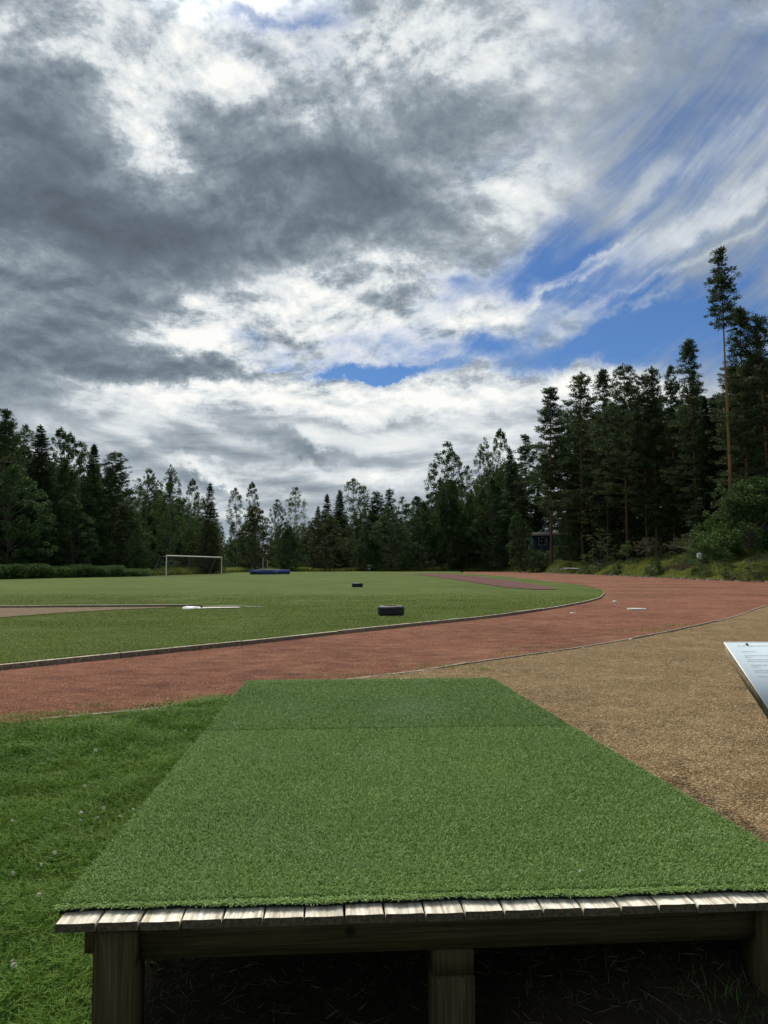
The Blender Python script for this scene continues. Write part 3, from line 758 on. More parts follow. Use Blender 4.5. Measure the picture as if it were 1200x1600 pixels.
PROTO = {
    'pine': [make_pine(22, .18, 3.7, dens=1.15), make_pine(22, .14, 3.3, spacing=.55, dens=1.15), make_pine(22, .28, 4.0, top_flat=2.6, dens=1.15), make_pine(22, .16, 3.5, top_flat=1.15, spacing=.55), make_pine(22, .31, 3.5, top_flat=1.2, spacing=.55, dens=1.1)],
    'spruce': [make_spruce(19, 3.0), make_spruce(19, 2.7, .03), make_spruce(19, 3.5, .05)],
    'birch': [birch(19, 2.9, .18, 230), birch(19, 2.4, .22, 190), birch(19, 3.4, .12, 290)],
    'thinbirch': [birch(19, 2.2, .38, 130, 46), birch(19, 1.9, .30, 130, 44)],
    'alder': [alder(14, 3.3, nc=300), alder(14, 2.9, nc=280), alder(14, 3.9, nc=340)],
    'rowan': [rowan(11, 3.0, nc=250), rowan(11, 2.6, nc=230)],
}
for k_, l_ in PROTO.items():
    for o_ in l_: o_['used'] = 0

# distance of the edge of the wood by picture column
def edge_d(px): return float(np.interp(px, [-250, 0, 100, 200, 300, 400, 500, 650, 700, 800, 870, 950, 1050, 1140, 1200, 1400], [62, 84, 92, 104, 130, 190, 208, 210, 204, 176, 160, 130, 106, 88, 84, 76]))
def base_z(x, y): return float(-0.16 + bank(x, y) + 0.3 * sst(-x, 42, 60) + 3.0 * sst(y, 260, 700))
KIND_TXT = {}
def put_tree(kind, px, top, d, label, group, var=None, wid=1.0, root=None, cat=None, dz=0.0):
    p = at(px, 885, d); bz = base_z(p.x, p.y) + dz
    zt = at(px, top, d).z; hh = zt - bz
    if root is None:
        lst = PROTO[kind]; src = lst[(var if var is not None else random.randrange(min(len(lst), 4)))]
        if src['used'] == 0: o = src
        else: o = copy_tree(src)
        src['used'] = 1
    else: o = root
    s = hh / root['h'] if root is not None else hh / src['h']
    o.location = (p.x, p.y, bz); o.rotation_euler = (random.uniform(-.015, .015), random.uniform(-.015, .015), random.uniform(0, 6.28))
    sw = s * wid if s < 1.15 else s * wid * .93
    o.scale = (sw, sw, s)
    for kk in ('label', 'category', 'group'):
        if kk in o: del o[kk]
    tag(o, label, cat or {'thinbirch': 'birch tree'}.get(kind, kind + ' tree'), group)
    return o

GL, GM, GR = 'trees of the left tree line', 'trees along the far end of the field', 'trees on the right bank'
HEROES = [
    # left tree line
    ('pine', 2, 640, 84, 'tall dark pine cut by the left border of the picture', GL, 1, 1.1),
    ('alder', 14, 728, 80, 'bushy green alder in front at the left border, above the ferns', GL, 2, 1.2),
    ('thinbirch', 34, 664, 90, 'airy birch top just right of the dark pine at the left border', GL, 0, 1.0),
    ('spruce', 62, 664, 88, 'pointed dark spruce between two airy birches far left', GL, 0, 1.4),
    ('birch', 86, 668, 92, 'tall airy birch with see-through top right of the pointed spruce', GL, 1, .9),
    ('birch', 104, 676, 94, 'narrow birch, second airy top right of the pointed spruce', GL, 1, .8),
    ('birch', 123, 690, 94, 'dense dark birch right of the pair of airy birches', GL, 2, 1.2),
    ('spruce', 142, 694, 96, 'dark spruce left of the flat-topped pine', GL, 1, 1.4),
    ('pine', 179, 706, 99, 'flat-topped dark pine with red trunk standing out of the left tree line', GL, 2, 1.1),
    ('alder', 110, 772, 88, 'round dark green alder in front of the airy birches on the left', GL, 0, 1.2),
    ('alder', 60, 790, 84, 'low bushy alder behind the fern hedge far left', GL, 1, 1.3),
    ('birch', 228, 732, 108, 'leafy birch right of the flat-topped pine', GL, 2, 1.1),
    ('birch', 263, 726, 114, 'tall leafy birch above the left goal post', GL, 0, .95),
    ('birch', 296, 748, 122, 'slim dark birch above the middle of the goal', GL, 1, .9),
    ('spruce', 325, 754, 128, 'dark stepped spruce above the right half of the goal', GL, 2, 1.15),
    ('alder', 200, 800, 100, 'low alder left of the goal', GL, 2, 1.1),
    ('alder', 150, 806, 93, 'low dark alder behind the right end of the fern hedge', GL, 0, 1.15),
    ('rowan', 322, 812, 124, 'brownish green rowan right behind the goal net', GL, 0, 1.2),
    # far end
    ('thinbirch', 369, 762, 172, 'thin dark birch right of the goal, left of the pair', GM, 0, 1.2),
    ('birch', 394, 753, 176, 'tall ragged birch left of the blue mat', GM, 1, .9),
    ('rowan', 398, 792, 168, 'yellowish green rowan between the goal and the blue mat', GM, 1, 1.3),
    ('birch', 433, 780, 186, 'ragged birch straight above the blue mat', GM, 2, .9),
    ('thinbirch', 460, 760, 188, 'birch with a round see-through crown right of the blue mat', GM, 1, 1.5),
    ('spruce', 495, 790, 200, 'short spruce top beside the round-crowned birch', GM, 0, 1.2),
    ('spruce', 509, 772, 204, 'dark spruce above the dense front rowan', GM, 1, 1.5),
    ('spruce', 529, 765, 206, 'pointed spruce left of the tall pale birch', GM, 0, 1.5),
    ('rowan', 508, 800, 184, 'dense dark rowan in front, right of the blue mat', GM, 0, 1.5),
    ('thinbirch', 551, 747, 206, 'tallest pale birch at the middle of the far tree line', GM, 0, 1.7),
    ('thinbirch', 570, 758, 208, 'slender birch right of the tallest pale birch', GM, 1, 1.5),
    ('pine', 589, 768, 206, 'round-topped pine, left one of the pair above the info board', GM, 2, 1.0),
    ('pine', 608, 764, 204, 'round-topped pine, right one of the pair above the info board', GM, 0, 1.1),
    ('alder', 609, 796, 190, 'big dark alder in front, right of the info board', GM, 2, 1.35),
    ('alder', 575, 815, 192, 'dark alder in front, behind the info board', GM, 1, 1.2),
    ('thinbirch', 628, 775, 206, 'small pale birch top right of the pair of pines', GM, 1, 1.3),
    ('alder', 652, 776, 200, 'round alder where the far tree line meets the tall right wood', GM, 0, 1.3),
    ('alder', 450, 826, 182, 'low green alder right behind the blue mat', GM, 0, 1.2),
    # right
    ('birch', 699, 690, 200, 'big broad birch at the start of the right wood', GR, 2, 1.25),
    ('alder', 705, 775, 196, 'dark alder under the big broad birch', GR, 1, 1.3),
    ('thinbirch', 730, 726, 206, 'thin birch in the gap right of the big broad birch', GR, 1, 1.3),
    ('birch', 757, 684, 198, 'tall narrow birch, left one of the pair in the middle right', GR, 0, .8),
    ('birch', 785, 670, 192, 'tall narrow birch, right one of the pair in the middle right', GR, 1, 1.0),
    ('alder', 768, 748, 186, 'fresh green alder with foliage down to the track, below the tall pair', GR, 0, 1.0),
    ('spruce', 802, 700, 180, 'dark spruce between the tall birches and the stepped pine', GR, 0, 1.3),
    ('spruce', 842, 765, 172, 'dark spruce rising behind the roof of the blue cabin', GR, 2, 1.3),
    ('alder', 862, 775, 174, 'dark alder behind the right half of the blue cabin', GR, 2, 1.1),
    ('pine', 862, 607, 147, 'dark stepped pine standing above the blue cabin', GR, 4, 1.2),
    ('alder', 812, 800, 156, 'dark alder at the track side left of the blue cabin', GR, 1, 1.0),
    ('pine', 826, 680, 174, 'lower pine left of the stepped pine', GR, 1, 1.2),
    ('pine', 888, 640, 152, 'dark pine right of the stepped pine', GR, 2, 1.1),
    ('pine', 912, 584, 139, 'broad dark pine at the left end of the even pine row', GR, 0, 1.15),
    ('pine', 950, 577, 129, 'pine leaning right, second in the even pine row', GR, 3, .95),
    ('pine', 981, 571, 120, 'pine with sky gaps beside its trunk, third in the even pine row', GR, 2, .9),
    ('pine', 1012, 586, 112, 'short-topped pine with a bare orange trunk down to the bank', GR, 2, .9),
    ('pine', 1026, 575, 110, 'pine directly right of the bare orange trunk', GR, 0, .85),
    ('pine', 1053, 573, 106, 'slender pine with a thin open top left of the conical pine', GR, 1, .8),
    ('pine', 1089, 530, 100, 'conical pine rising above the row, left of the tallest pine', GR, 3, 1.0),
    ('pine', 1172, 480, 86, 'dense dark pine directly right of the tallest pine', GR, 3, 1.1),
    ('pine', 1204, 492, 84, 'dark pine cut by the right border of the picture', GR, 0, 1.1),
    ('spruce', 1110, 620, 97, 'dark spruce behind the tallest pine', GR, 1, 1.0),
    ('alder', 905, 770, 142, 'dark alder low on the bank right of the cabin', GR, 1, 1.0),
]
for k_, px_, top_, d_, lb_, g_, v_, w_ in HEROES:
    put_tree(k_, px_, top_, d_, lb_, g_, v_, w_)

# the tallest pine: long bare orange trunk, small crown high up
hero = make_pine(27, .745, 1.35, .19, spacing=.48, top_flat=3.0, dens=1.25, dead=3, name='pine_tree', nb=(3, 5))
put_tree('pine', 1143, 389, 84, 'tallest pine with a long bare orange trunk and small crown, near the right border', GR, root=hero, cat='pine tree')
hero.rotation_euler = (0.0, 0.0, 0.6)

# trees deeper in the wood, each told by the landmark it stands behind
MARKS = [(-90, 'the far left corner'), (2, 'the left border pine'), (62, 'the pointed left spruce'), (123, 'the dense dark birch'), (179, 'the flat-topped pine'), (228, 'the goalside birch'), (259, 'the left goal post'), (300, 'the middle of the goal'), (346, 'the right goal post'),
    (385, 'the ragged birch'), (432, 'the blue mat'), (460, 'the round-crowned birch'), (508, 'the dense front rowan'), (551, 'the tallest pale birch'), (577, 'the info board'), (609, 'the big front alder'), (652, 'the end alder'),
    (699, 'the big broad birch'), (730, 'the thin gap birch'), (771, 'the tall birch pair'), (812, 'the alder left of the cabin'), (852, 'the stepped pine'), (888, 'the cabin pine'), (912, 'the broad row pine'), (950, 'the leaning pine'), (981, 'the third row pine'), (1012, 'the bare orange trunk'),
    (1053, 'the slender open pine'), (1089, 'the conical pine'), (1143, 'the tallest pine'), (1175, 'the willow thicket'), (1210, 'the right border pine'), (1290, 'the far right corner')]
def mark(px):
    m = min(MARKS, key=lambda q: abs(q[0] - px)); return m[1]
SKY = [(-60, 640), (2, 650), (34, 690), (62, 690), (104, 700), (142, 712), (180, 735), (205, 775), (228, 748), (262, 745), (296, 768), (325, 772), (350, 815), (369, 800), (394, 790), (415, 830), (433, 800), (460, 800), (493, 800),
       (529, 785), (551, 780), (589, 785), (607, 782), (640, 792), (665, 760), (699, 722), (730, 765), (757, 715), (785, 705), (826, 700), (852, 665), (888, 660), (912, 622), (950, 625), (981, 620), (1020, 612), (1053, 620), (1089, 590), (1120, 615), (1170, 540), (1260, 530)]
sx = [a for a, b in SKY]; sy = [b for a, b in SKY]
FILL_TXT = {
    'pine': 'half hidden dark pine', 'spruce': 'half hidden dark spruce',
    'birch': 'half hidden leafy birch', 'alder': 'half hidden dark alder'}
for row, (df, dtop) in enumerate(((1.05, 18), (1.13, 4))):
    px_ = -110.0 + row * 7
    while px_ < 1330:
        D = edge_d(px_)
        sec = GL if px_ < 350 else GM if px_ < 665 else GR
        kinds = {GL: ['alder', 'birch', 'birch', 'pine'], GM: ['alder', 'birch', 'birch', 'pine'], GR: ['pine', 'pine', 'pine', 'spruce'] if px_ > 800 else ['alder', 'birch', 'spruce']}[sec]
        k_ = random.choice(kinds)
        top = float(np.interp(px_, sx, sy)) + dtop + random.uniform(-4, 24)
        if not (812 < px_ < 905):
            put_tree(k_, px_, top, D * df + random.uniform(0, 4), FILL_TXT[k_] + (' just behind ' if row == 0 else ' deep in the wood behind ') + mark(px_), k_ + 's deeper in the wood, ' + {GL: 'left', GM: 'far end', GR: 'right'}[sec], wid=1.1)
        px_ += (random.uniform(.8, 1.2)) * (3300 / D) * (.8 if row else 1.0)
# bushes and young trees at the foot of the wood
bush_p = [make_broadleaf('bush', 3.0, 1.6, .02, M['alder'], M['twig'], .04, 70, 44, (.38, .38, .3), (.10, .16), .35, .3, 0, .7, stems=3) for _ in range(2)]
wil_p = make_broadleaf('bush', 3.0, 1.7, .02, M['birch'], M['twig'], .04, 70, 44, (.38, .38, .3), (.10, .16), .35, .3, 0, .7, stems=3)
PROTO['bush'] = bush_p + [wil_p]
for o_ in PROTO['bush']: o_['used'] = 0
px_ = -60.0
while px_ < 1060:
    D = edge_d(px_) * (.985 if px_ < 820 else random.uniform(1.03, 1.10)); sec = 'left wood' if px_ < 350 else 'far wood' if px_ < 665 else 'right wood'
    if not (832 < px_ < 880):
        ht = random.uniform(2.2, 5.0) if px_ < 800 else random.uniform(2.0, 4.5)
        p = at(px_, 885, D); bz = base_z(p.x, p.y); top = 885 - (bz + ht - CAM_H) / D * 1200
        put_tree('bush', px_, top, D, 'leafy undergrowth bush by ' + mark(px_), 'undergrowth bushes at the foot of the ' + sec, cat='bush', wid=1.0 if ht > 2.5 else 1.4)
    px_ += random.uniform(.7, 1.3) * (3600 if px_ < 820 else 2300) / D
for px_, top_, d_, lb_ in ((834, 858, 151, 'low bush hiding the left foot of the blue cabin'), (846, 862, 150, 'low bush under the window of the blue cabin'), (857, 861, 151, 'low bush under the downpipe of the blue cabin'),
        (875, 852, 149, 'low bush right of the pine trunk before the blue cabin'), (888, 836, 150, 'higher bush hiding the right end of the blue cabin')):
    put_tree('bush', px_, top_, d_, lb_, 'bushes before the blue cabin', 0 if px_ % 2 else 1, cat='bush', wid=1.1)
for px_ in np.linspace(800, 1196, 30):
    px_ = float(px_) + random.uniform(-7, 7); t_ = random.random() ** 1.5 * 7 + .8
    d_ = next(dd for dd in np.arange(50, 220, .5) if (px_ - 600) / 1200 * dd > float(bank_edge(dd)) + t_)
    p = at(px_, 885, d_); top = 885 - (base_z(p.x, p.y) + random.uniform(.9, 1.7) - CAM_H) / d_ * 1200
    put_tree('bush', px_, top, float(d_), 'low weed clump on the bank by ' + mark(px_), 'low leafy weed clumps on the bank', cat='weeds', wid=1.5)
for l_ in PROTO.values():
    for o_ in l_:
        if o_['used'] == 0:
            for c_ in list(o_.children): bpy.data.objects.remove(c_)
            bpy.data.objects.remove(o_)

# big willow thicket at the right border
wt = make_broadleaf('willow_bush', 6.0, 3.9, .0, M['willow'], M['twig'], .08, 420, 60, (.55, .55, .42), (.14, .24), .3, .3, 0, .85, stems=6, ragged=.6)
p = at(1182, 885, 80); wt.location = (p.x, p.y, base_z(p.x, p.y) - .3); wt['label'] = 'big grey green willow thicket at the right border, under the tallest pine'; wt['category'] = 'willow bush'
zt = at(1182, 750, 80).z; s = (zt - wt.location.z) / 6.0; wt.scale = (s * 1.0, s * 1.0, s)
wt2 = copy_tree(wt); p = at(1128, 885, 79); wt2.location = (p.x, p.y, base_z(p.x, p.y) - .3); wt2.rotation_euler = (0, 0, 2.1); s2 = s * .52; wt2.scale = (s2 * 1.15, s2, s2)
wt2['label'] = 'smaller grey green willow spreading left from the big thicket'; wt2['category'] = 'willow bush'
def bush_at(px, base_y, top_y, d, w, m, name, label, cat, nc=60, leaf=(.08, .14), per=40):
    zt = at(px, top_y, d).z; p = at(px, base_y, d); h = max(zt - p.z, .3)
    b = make_broadleaf(name, h, w / 2, 0.0, m, M['twig'], .02, nc, per, (.16 * h ** .3 + .10, .16 * h ** .3 + .10, .16), leaf, .35, .3, 0, .8, stems=3)
    b.location = (p.x, p.y, base_z(p.x, p.y) if abs(base_z(p.x, p.y) - p.z) < 1.2 else p.z); tag(b, label, cat); return b
bush_at(1188, 900, 868, 63.5, 3.4, M['yellow'], 'bush', 'bright yellow green bush by the track edge at the right border', 'bush', 110)
bush_at(980, 868, 846, 103, 1.6, M['willow'], 'bush', 'small pale round bush on the bank left of the grey post box', 'bush')
bush_at(915, 897, 876, 119, 2.2, M['alder'], 'bush', 'dark low bush beside the flat rocks at the track edge', 'bush')
bush_at(1028, 900, 874, 87, 1.6, M['willow'], 'weed_clump', 'tall leafy weed clump left of the grey post box by the track', 'weeds')
bush_at(965, 898, 876, 102, 1.5, M['willow'], 'weed_clump', 'tall leafy weed clump between the two flat rocks', 'weeds')
bush_at(938, 880, 815, 120, 6.0, M['willow'], 'willow_bush', 'grey green willow bush with bent bare stems under the pine row', 'willow bush', 90, (.12, .2), 34)
bush_at(925, 872, 775, 128, 5.0, M['willow'], 'willow_bush', 'taller sparse willow behind the bent stems under the pine row', 'willow bush', 60, (.12, .2), 30)
bush_at(1075, 862, 835, 90, 5.0, M['brownweed'], 'bush', 'brownish heather bush on the slope left of the willow thicket', 'bush', 90)
bush_at(1015, 866, 840, 104, 5.0, M['brownweed'], 'bush', 'brownish heather bush at the foot of the bare orange trunk', 'bush', 90)
# bent bare saplings on the bank
def sapling(px, y0, y1, d, lean, label):
    mb = MB(); a = at(px, y0, d); b = at(px + lean, y1, d + .5); mid = (a + b) / 2 + Vector((-(b.x - a.x) * .35, 0, (b.z - a.z) * .12))
    q = at(px + lean * 1.5, y1 - 3, d + .8)
    o = empty('sapling', a, 0, label, 'sapling'); L = lambda v: tuple(v - a)
    mb.tube([L(a - Vector((0, 0, .5))), L(mid), L(b), L(q)], [.045, .04, .03, .012], 6); mb.build('trunk', M['birchbark'], o, True)
    m2 = MB(); m2.tube([L(mid), L(mid + Vector((lean * -.03, 0, .8)))], [.03, .008], 5); m2.tube([L(b), L(b + Vector((.3, 0, .9)))], [.025, .006], 5); m2.build('branch', M['twig'], o, True)
sapling(945, 852, 838, 121, -12, 'bent bare grey sapling arching left below the pine row')
sapling(780, 889, 869, 184, -3, 'small white birch stem leaning left at the track edge below the fresh green alder')

# ------------------------------------------------------------------ wooden platform with artificial turf
PL = at(85, 1444, 2.25); PR = radians(3.95); WD, LN = 2.345, 5.26
def pl_world(u, v, dz=0.0):
    return (PL.x + u * cos(PR) - v * sin(PR), PL.y + u * sin(PR) + v * cos(PR), PL.z + dz - 0.0185 * v)
def build_platform():
    root = empty('wooden_platform', (PL.x, PL.y, 0), PR, 'low wooden platform of grey deck boards covered with green artificial turf, in the foreground', 'platform')
    zt = PL.z; sl = -0.0185; NB = 20; pitch = WD / NB
    for i in range(NB):
        u0 = i * pitch + .0025 + random.uniform(-.001, .001); u1 = (i + 1) * pitch - .0035 + random.uniform(-.001, .001)
        v0 = random.uniform(-.003, .003); v1 = LN - .01; dz = random.uniform(-.0015, .0015); th = .024; cr = .003
        # end profile with softened corners, slightly cupped
        prof = [(u0, -th), (u1, -th), (u1, -cr), (u1 - cr, 0), ((u0 + u1) / 2, -.0012), (u0 + cr, 0), (u0, -cr)]
        V = []
        for v in (v0, v1): V += [(a, v, zt + sl * v + b + dz) for a, b in prof]
        k = len(prof); F4 = [(j, (j + 1) % k, k + (j + 1) % k, k + j) for j in range(k)]
        mb = MB(); mb.add(V, F4); mb.add(V[:k], [(0, j + 1, j) for j in range(1, k - 1)], 1); mb.add(V[k:], [(0, j, j + 1) for j in range(1, k - 1)], 1)
        mb.build('deck_board', [M['deck'], M['deck_end']], root)
    zb = zt - .029
    def bar(name, u0, u1, v0, v1, ztop, h, m, bev=.004, zlow=None):
        mb = MB(); zlo = ztop - h
        mb.box(((u0 + u1) / 2, (v0 + v1) / 2, (ztop + zlo) / 2), (u1 - u0, v1 - v0, ztop - zlo), bev=bev); return mb.build(name, m, root)
    bar('front_beam', .227, 2.077, .045, .093, zb, .100, M['beam'])
    for u0, u1, v0, dzj in ((.062, .107, .075, 0), (WD - .05, WD - .005, .19, -.01)):
        mb = MB(); v1 = LN - .05; a_, b_ = zb + sl * v0 + dzj, zb + sl * v1 + dzj
        mb.add([(u0, v0, a_ - .088), (u1, v0, a_ - .088), (u1, v0, a_), (u0, v0, a_), (u0, v1, b_ - .088), (u1, v1, b_ - .088), (u1, v1, b_), (u0, v1, b_)],
               [(0, 1, 2, 3), (5, 4, 7, 6), (3, 2, 6, 7), (1, 0, 4, 5), (0, 3, 7, 4), (2, 1, 5, 6)]); mb.build('side_joist', M['timber'], root)
    bar('cross_beam', .11, WD - .06, 2.1, 2.15, zb - .045, .095, M['beam'])
    bar('post', .104, .224, .012, .140, zb, .60, M['timber'], .006)
    bar('post', 1.086, 1.207, .048, .170, zb - .103, .073, M['timber'], .002)
    bar('post', 1.083, 1.210, .046, .175, zb - .178, .45, M['timber'], .006)
    bar('post', 2.080, 2.225, .012, .140, zb, .55, M['timber'], .006)
    for u in (.11, 2.14): bar('post', u, u + .12, 2.0, 2.1, zb - .05, .4, M['timber'], .006)
    # turf: two mats laid end to end
    seam = 2.72
    for idx, (v0, v1) in enumerate(((.073, seam - .016), (seam + .016, LN + .02))):
        base = MB(); nu, nv = 40, 30; V = []; th = .009
        for j in range(nv + 1):
            for i in range(nu + 1):
                u = -.012 + (WD + .020) * i / nu; v = v0 + (v1 - v0) * j / nv
                if j == 0 and idx == 0: v += .006 * sin(u * 7) + .004 * sin(u * 23) - .008 * (u / WD)
                dz = .0
                if idx == 1 and j > nv - 4: dz = -.012 * (j - nv + 4) / 4
                if i == 0 and idx == 0: dz -= .006
                V.append((u, v, zt + sl * v + th + dz + .002))
        F = [(j * (nu + 1) + i, j * (nu + 1) + i + 1, (j + 1) * (nu + 1) + i + 1, (j + 1) * (nu + 1) + i) for j in range(nv) for i in range(nu)]
        base.add(V, F, 0)
        rim = [i for i in range(nu + 1)] + [(j) * (nu + 1) + nu for j in range(1, nv + 1)] + [nv * (nu + 1) + i for i in range(nu - 1, -1, -1)] + [j * (nu + 1) for j in range(nv - 1, 0, -1)]
        RV = [V[i] for i in rim] + [(V[i][0], V[i][1], V[i][2] - th) for i in rim]; nr = len(rim)
        base.add(RV, [(k, nr + k, nr + (k + 1) % nr, (k + 1) % nr) for k in range(nr)], 1)
        # fibres: curled short blades, denser close to the viewer
        N = 310000 if idx == 0 else 250000
        u = RNG.uniform(-.016, WD + .008, N); q = RNG.random(N); v = v0 + (v1 - v0) * (q ** 1.25 if idx == 0 else q)
        if idx == 0:
            ne = 3200; u = np.concatenate([u, RNG.uniform(-.016, WD, ne)]); v = np.concatenate([v, v0 + RNG.uniform(-.004, .012, ne)]); N += ne
            v += np.where(v < v0 + .1, .006 * np.sin(u * 7) + .004 * np.sin(u * 23) - .008 * u / WD, 0)
        z = zt + sl * v + th + .002
        if idx == 1: z += -.012 * np.clip((v - v0) / (v1 - v0) * 30 - 27, 0, 3) / 3
        sc = 1 + v * .20
        h = RNG.uniform(.009, .018, N); w = RNG.uniform(.0008, .0013, N) * sc
        lean_dir = RNG.uniform(0, 2 * pi, N); grain = vnoise(u, v, .16, 2.0) * 3 + vnoise(u, v, .03) * 2; lean_dir = np.where(RNG.random(N) < .18, lean_dir * .5 + grain, lean_dir)
        lean = RNG.uniform(.003, .012, N)
        edge = (v < v0 + .025) if idx == 0 else np.zeros(N, bool)
        lean_dir = np.where(edge & (RNG.random(N) < .75), RNG.uniform(-2.6, -.5, N), lean_dir); lean = np.where(edge, lean * RNG.uniform(.9, 2.6, N), lean); h = np.where(edge, h * RNG.uniform(.35, .85, N), h)
        dx, dy = np.cos(lean_dir), np.sin(lean_dir); sx_, sy_ = -dy * w, dx * w
        B = np.stack([u, v, z], 1)
        m1 = B + np.stack([dx * lean * .35, dy * lean * .35, h * .7], 1); tp = B + np.stack([dx * lean * 1.15, dy * lean * 1.15, h * RNG.uniform(.75, 1.05, N)], 1)
        s = np.stack([sx_, sy_, np.zeros(N)], 1)
        VV = np.stack([B - s, B + s, m1 + s, m1 - s, tp + s * .5, tp - s * .5], 1).reshape(-1, 3)
        I = np.arange(N)[:, None] * 6
        FF = np.concatenate([I + np.array([[0, 1, 2, 3]]), I + np.array([[3, 2, 4, 5]])])
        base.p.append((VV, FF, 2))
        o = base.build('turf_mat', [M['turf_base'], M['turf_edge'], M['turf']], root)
    return root
build_platform()

# ------------------------------------------------------------------ grass blades
def blades(name, x, y, z, h, w, lean, m, kind='stuff', extra=None, curl=1.0):
    N = len(x); a = RNG.uniform(0, 2 * pi, N); dx, dy = np.cos(a), np.sin(a); ph = a + RNG.uniform(-.7, .7, N) + pi / 2
    s = np.stack([np.cos(ph) * w / 2, np.sin(ph) * w / 2, np.zeros(N)], 1); B = np.stack([x, y, z], 1)
    m1 = B + np.stack([dx * lean * .35, dy * lean * .35, h * .62], 1); t = B + np.stack([dx * lean * 1.3, dy * lean * 1.3, h * (1 - .25 * curl * RNG.random(N))], 1)
    V = np.stack([B - s, B + s, m1 + s * .8, m1 - s * .8, t], 1).reshape(-1, 3); I = np.arange(N)[:, None] * 5
    return [(V, I + np.array([[0, 1, 2, 3]]), 0), (None, I + np.array([[3, 2, 4]]), 0)]
def dedup(parts):     # both face sets share one vertex block
    return parts
def stuff(name, parts, mats):
    o = link(name, np_mesh(name, parts), mats); return tag(o, kind='stuff')
def in_view(x, y, margin=.06): return np.abs(x) < (.5 + margin) * y * 1.05 + .1
lawn_poly = [(p[0], p[1]) for p in LAWN]
def scatter(x0, x1, y0, y1, n, yexp=1.0):
    q = RNG.random(n); return RNG.uniform(x0, x1, n), y0 + (y1 - y0) * q ** yexp
def plat_uv(x, y):
    dx, dy = x - PL.x, y - PL.y; return dx * cos(PR) + dy * sin(PR), -dx * sin(PR) + dy * cos(PR)
def lawn_stuff():
    x, y = scatter(-6.6, -0.6, 1.2, 7.4, 560000, 1.2)
    u, v = plat_uv(x, y); k = inside(lawn_poly, x, y) & in_view(x, y, .7) & ~((u > .02) & (v > .1))
    # bare earth beside the track kerb
    bare = vnoise(x, y, .35, 4) ; dk = np.interp(x, [p[0] for p in ko[:ci + 1]], [p[1] for p in ko[:ci + 1]]) - y
    k &= ~((dk < .30 * np.clip(1.6 * bare, .2, 1)) & (x > -3.0) & (RNG.random(len(x)) < .9)); k &= ~((vnoise(x, y, .22, 9) < .16) & (RNG.random(len(x)) < .6))
    x, y = x[k], y[k]; n = len(x); cl = vnoise(x, y, .16, 1.0) * .6 + vnoise(x, y, .5, 2) * .4
    h = (.022 + .065 * cl ** 1.3) * RNG.uniform(.6, 1.35, n); w = RNG.uniform(.0022, .0042, n) * (1 + y * .06)
    P1 = blades('', x, y, G(x, y) - .004, h, w, h * RNG.uniform(.2, 1.3, n), None)
    stuff('grass', P1, M['blade'])
    # clover and broad weeds between the grass
    x, y = scatter(-6.4, -0.6, 1.3, 7.2, 95000, 1.2); u, v = plat_uv(x, y)
    k = inside(lawn_poly, x, y) & in_view(x, y, .7) & ~(u > .0) & (vnoise(x, y, .45, 6) > .5); x, y = x[k], y[k]; n = len(x)
    C = np.stack([x, y, G(x, y) + RNG.uniform(.012, .06, n)], 1); A = rand_unit(n) * np.array([1, 1, .35]); ln = RNG.uniform(.010, .022, n)
    V, F = diamonds(C, A, ln, ln * .85)
    stuff('clover', [(V, F, 0)], M['clover'])
    # rosettes of broad leaves
    V = []; F = []
    spots = [P(128, 1285, -.1), P(155, 1270, -.1), P(40, 1540, -.3), P(60, 1585, -.3), P(330, 1120, -.02), P(262, 1118, -.02), P(95, 1500, -.28), P(125, 1480, -.27), P(20, 1230, -.1), P(200, 1180, -.05), P(235, 1480, -.25), P(228, 1500, -.25), P(90, 1330, -.15), P(30, 1400, -.2), P(110, 1400, -.2)]
    for sp in spots:
        for k in range(random.randint(6, 11)):
            a = random.uniform(0, 6.28); L = random.uniform(.025, .05); wd = L * random.uniform(.3, .55); b = Vector((sp.x + random.gauss(0, .03), sp.y + random.gauss(0, .03), 0)); b.z = float(G(b.x, b.y)) + .02
            d = Vector((cos(a), sin(a), 0)); s_ = Vector((-sin(a), cos(a), 0)); e = random.uniform(.3, .9)
            i0 = len(V); V += [tuple(b), tuple(b + d * L * .5 + s_ * wd / 2 + Vector((0, 0, L * e * .6))), tuple(b + d * L + Vector((0, 0, L * e * .7))), tuple(b + d * L * .5 - s_ * wd / 2 + Vector((0, 0, L * e * .6)))]
            F.append((i0, i0 + 1, i0 + 2, i0 + 3))
    stuff('broad_leaf_weeds', [(V, F, 0)], M['clover'])
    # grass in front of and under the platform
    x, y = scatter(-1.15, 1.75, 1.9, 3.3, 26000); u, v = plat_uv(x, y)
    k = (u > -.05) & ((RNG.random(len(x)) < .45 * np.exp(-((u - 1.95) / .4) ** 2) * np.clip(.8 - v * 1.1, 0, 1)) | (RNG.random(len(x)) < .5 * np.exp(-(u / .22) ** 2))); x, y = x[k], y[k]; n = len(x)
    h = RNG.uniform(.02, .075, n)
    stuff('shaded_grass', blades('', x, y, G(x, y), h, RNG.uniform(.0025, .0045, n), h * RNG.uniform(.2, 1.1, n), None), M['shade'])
    sheet('deck_shade_ground', [pl_world(a, b)[:2] for a, b in ((.10, .04), (1.1, -.35), (2.7, -.5), (2.5, .05), (2.24, .2), (2.2, 3.4), (.2, 3.4), (.10, 1.2))], M['shade_ground'], G, .12, dz=.022)  # dark sheet laid over the ground to paint the platform's shade
    # dry straw, roots and needles under the platform
    x, y = scatter(-.9, 1.6, 2.1, 4.2, 15000); n = len(x); C = np.stack([x, y, G(x, y) + RNG.uniform(0, .03, n)], 1); A = rand_unit(n) * np.array([1, 1, .4])
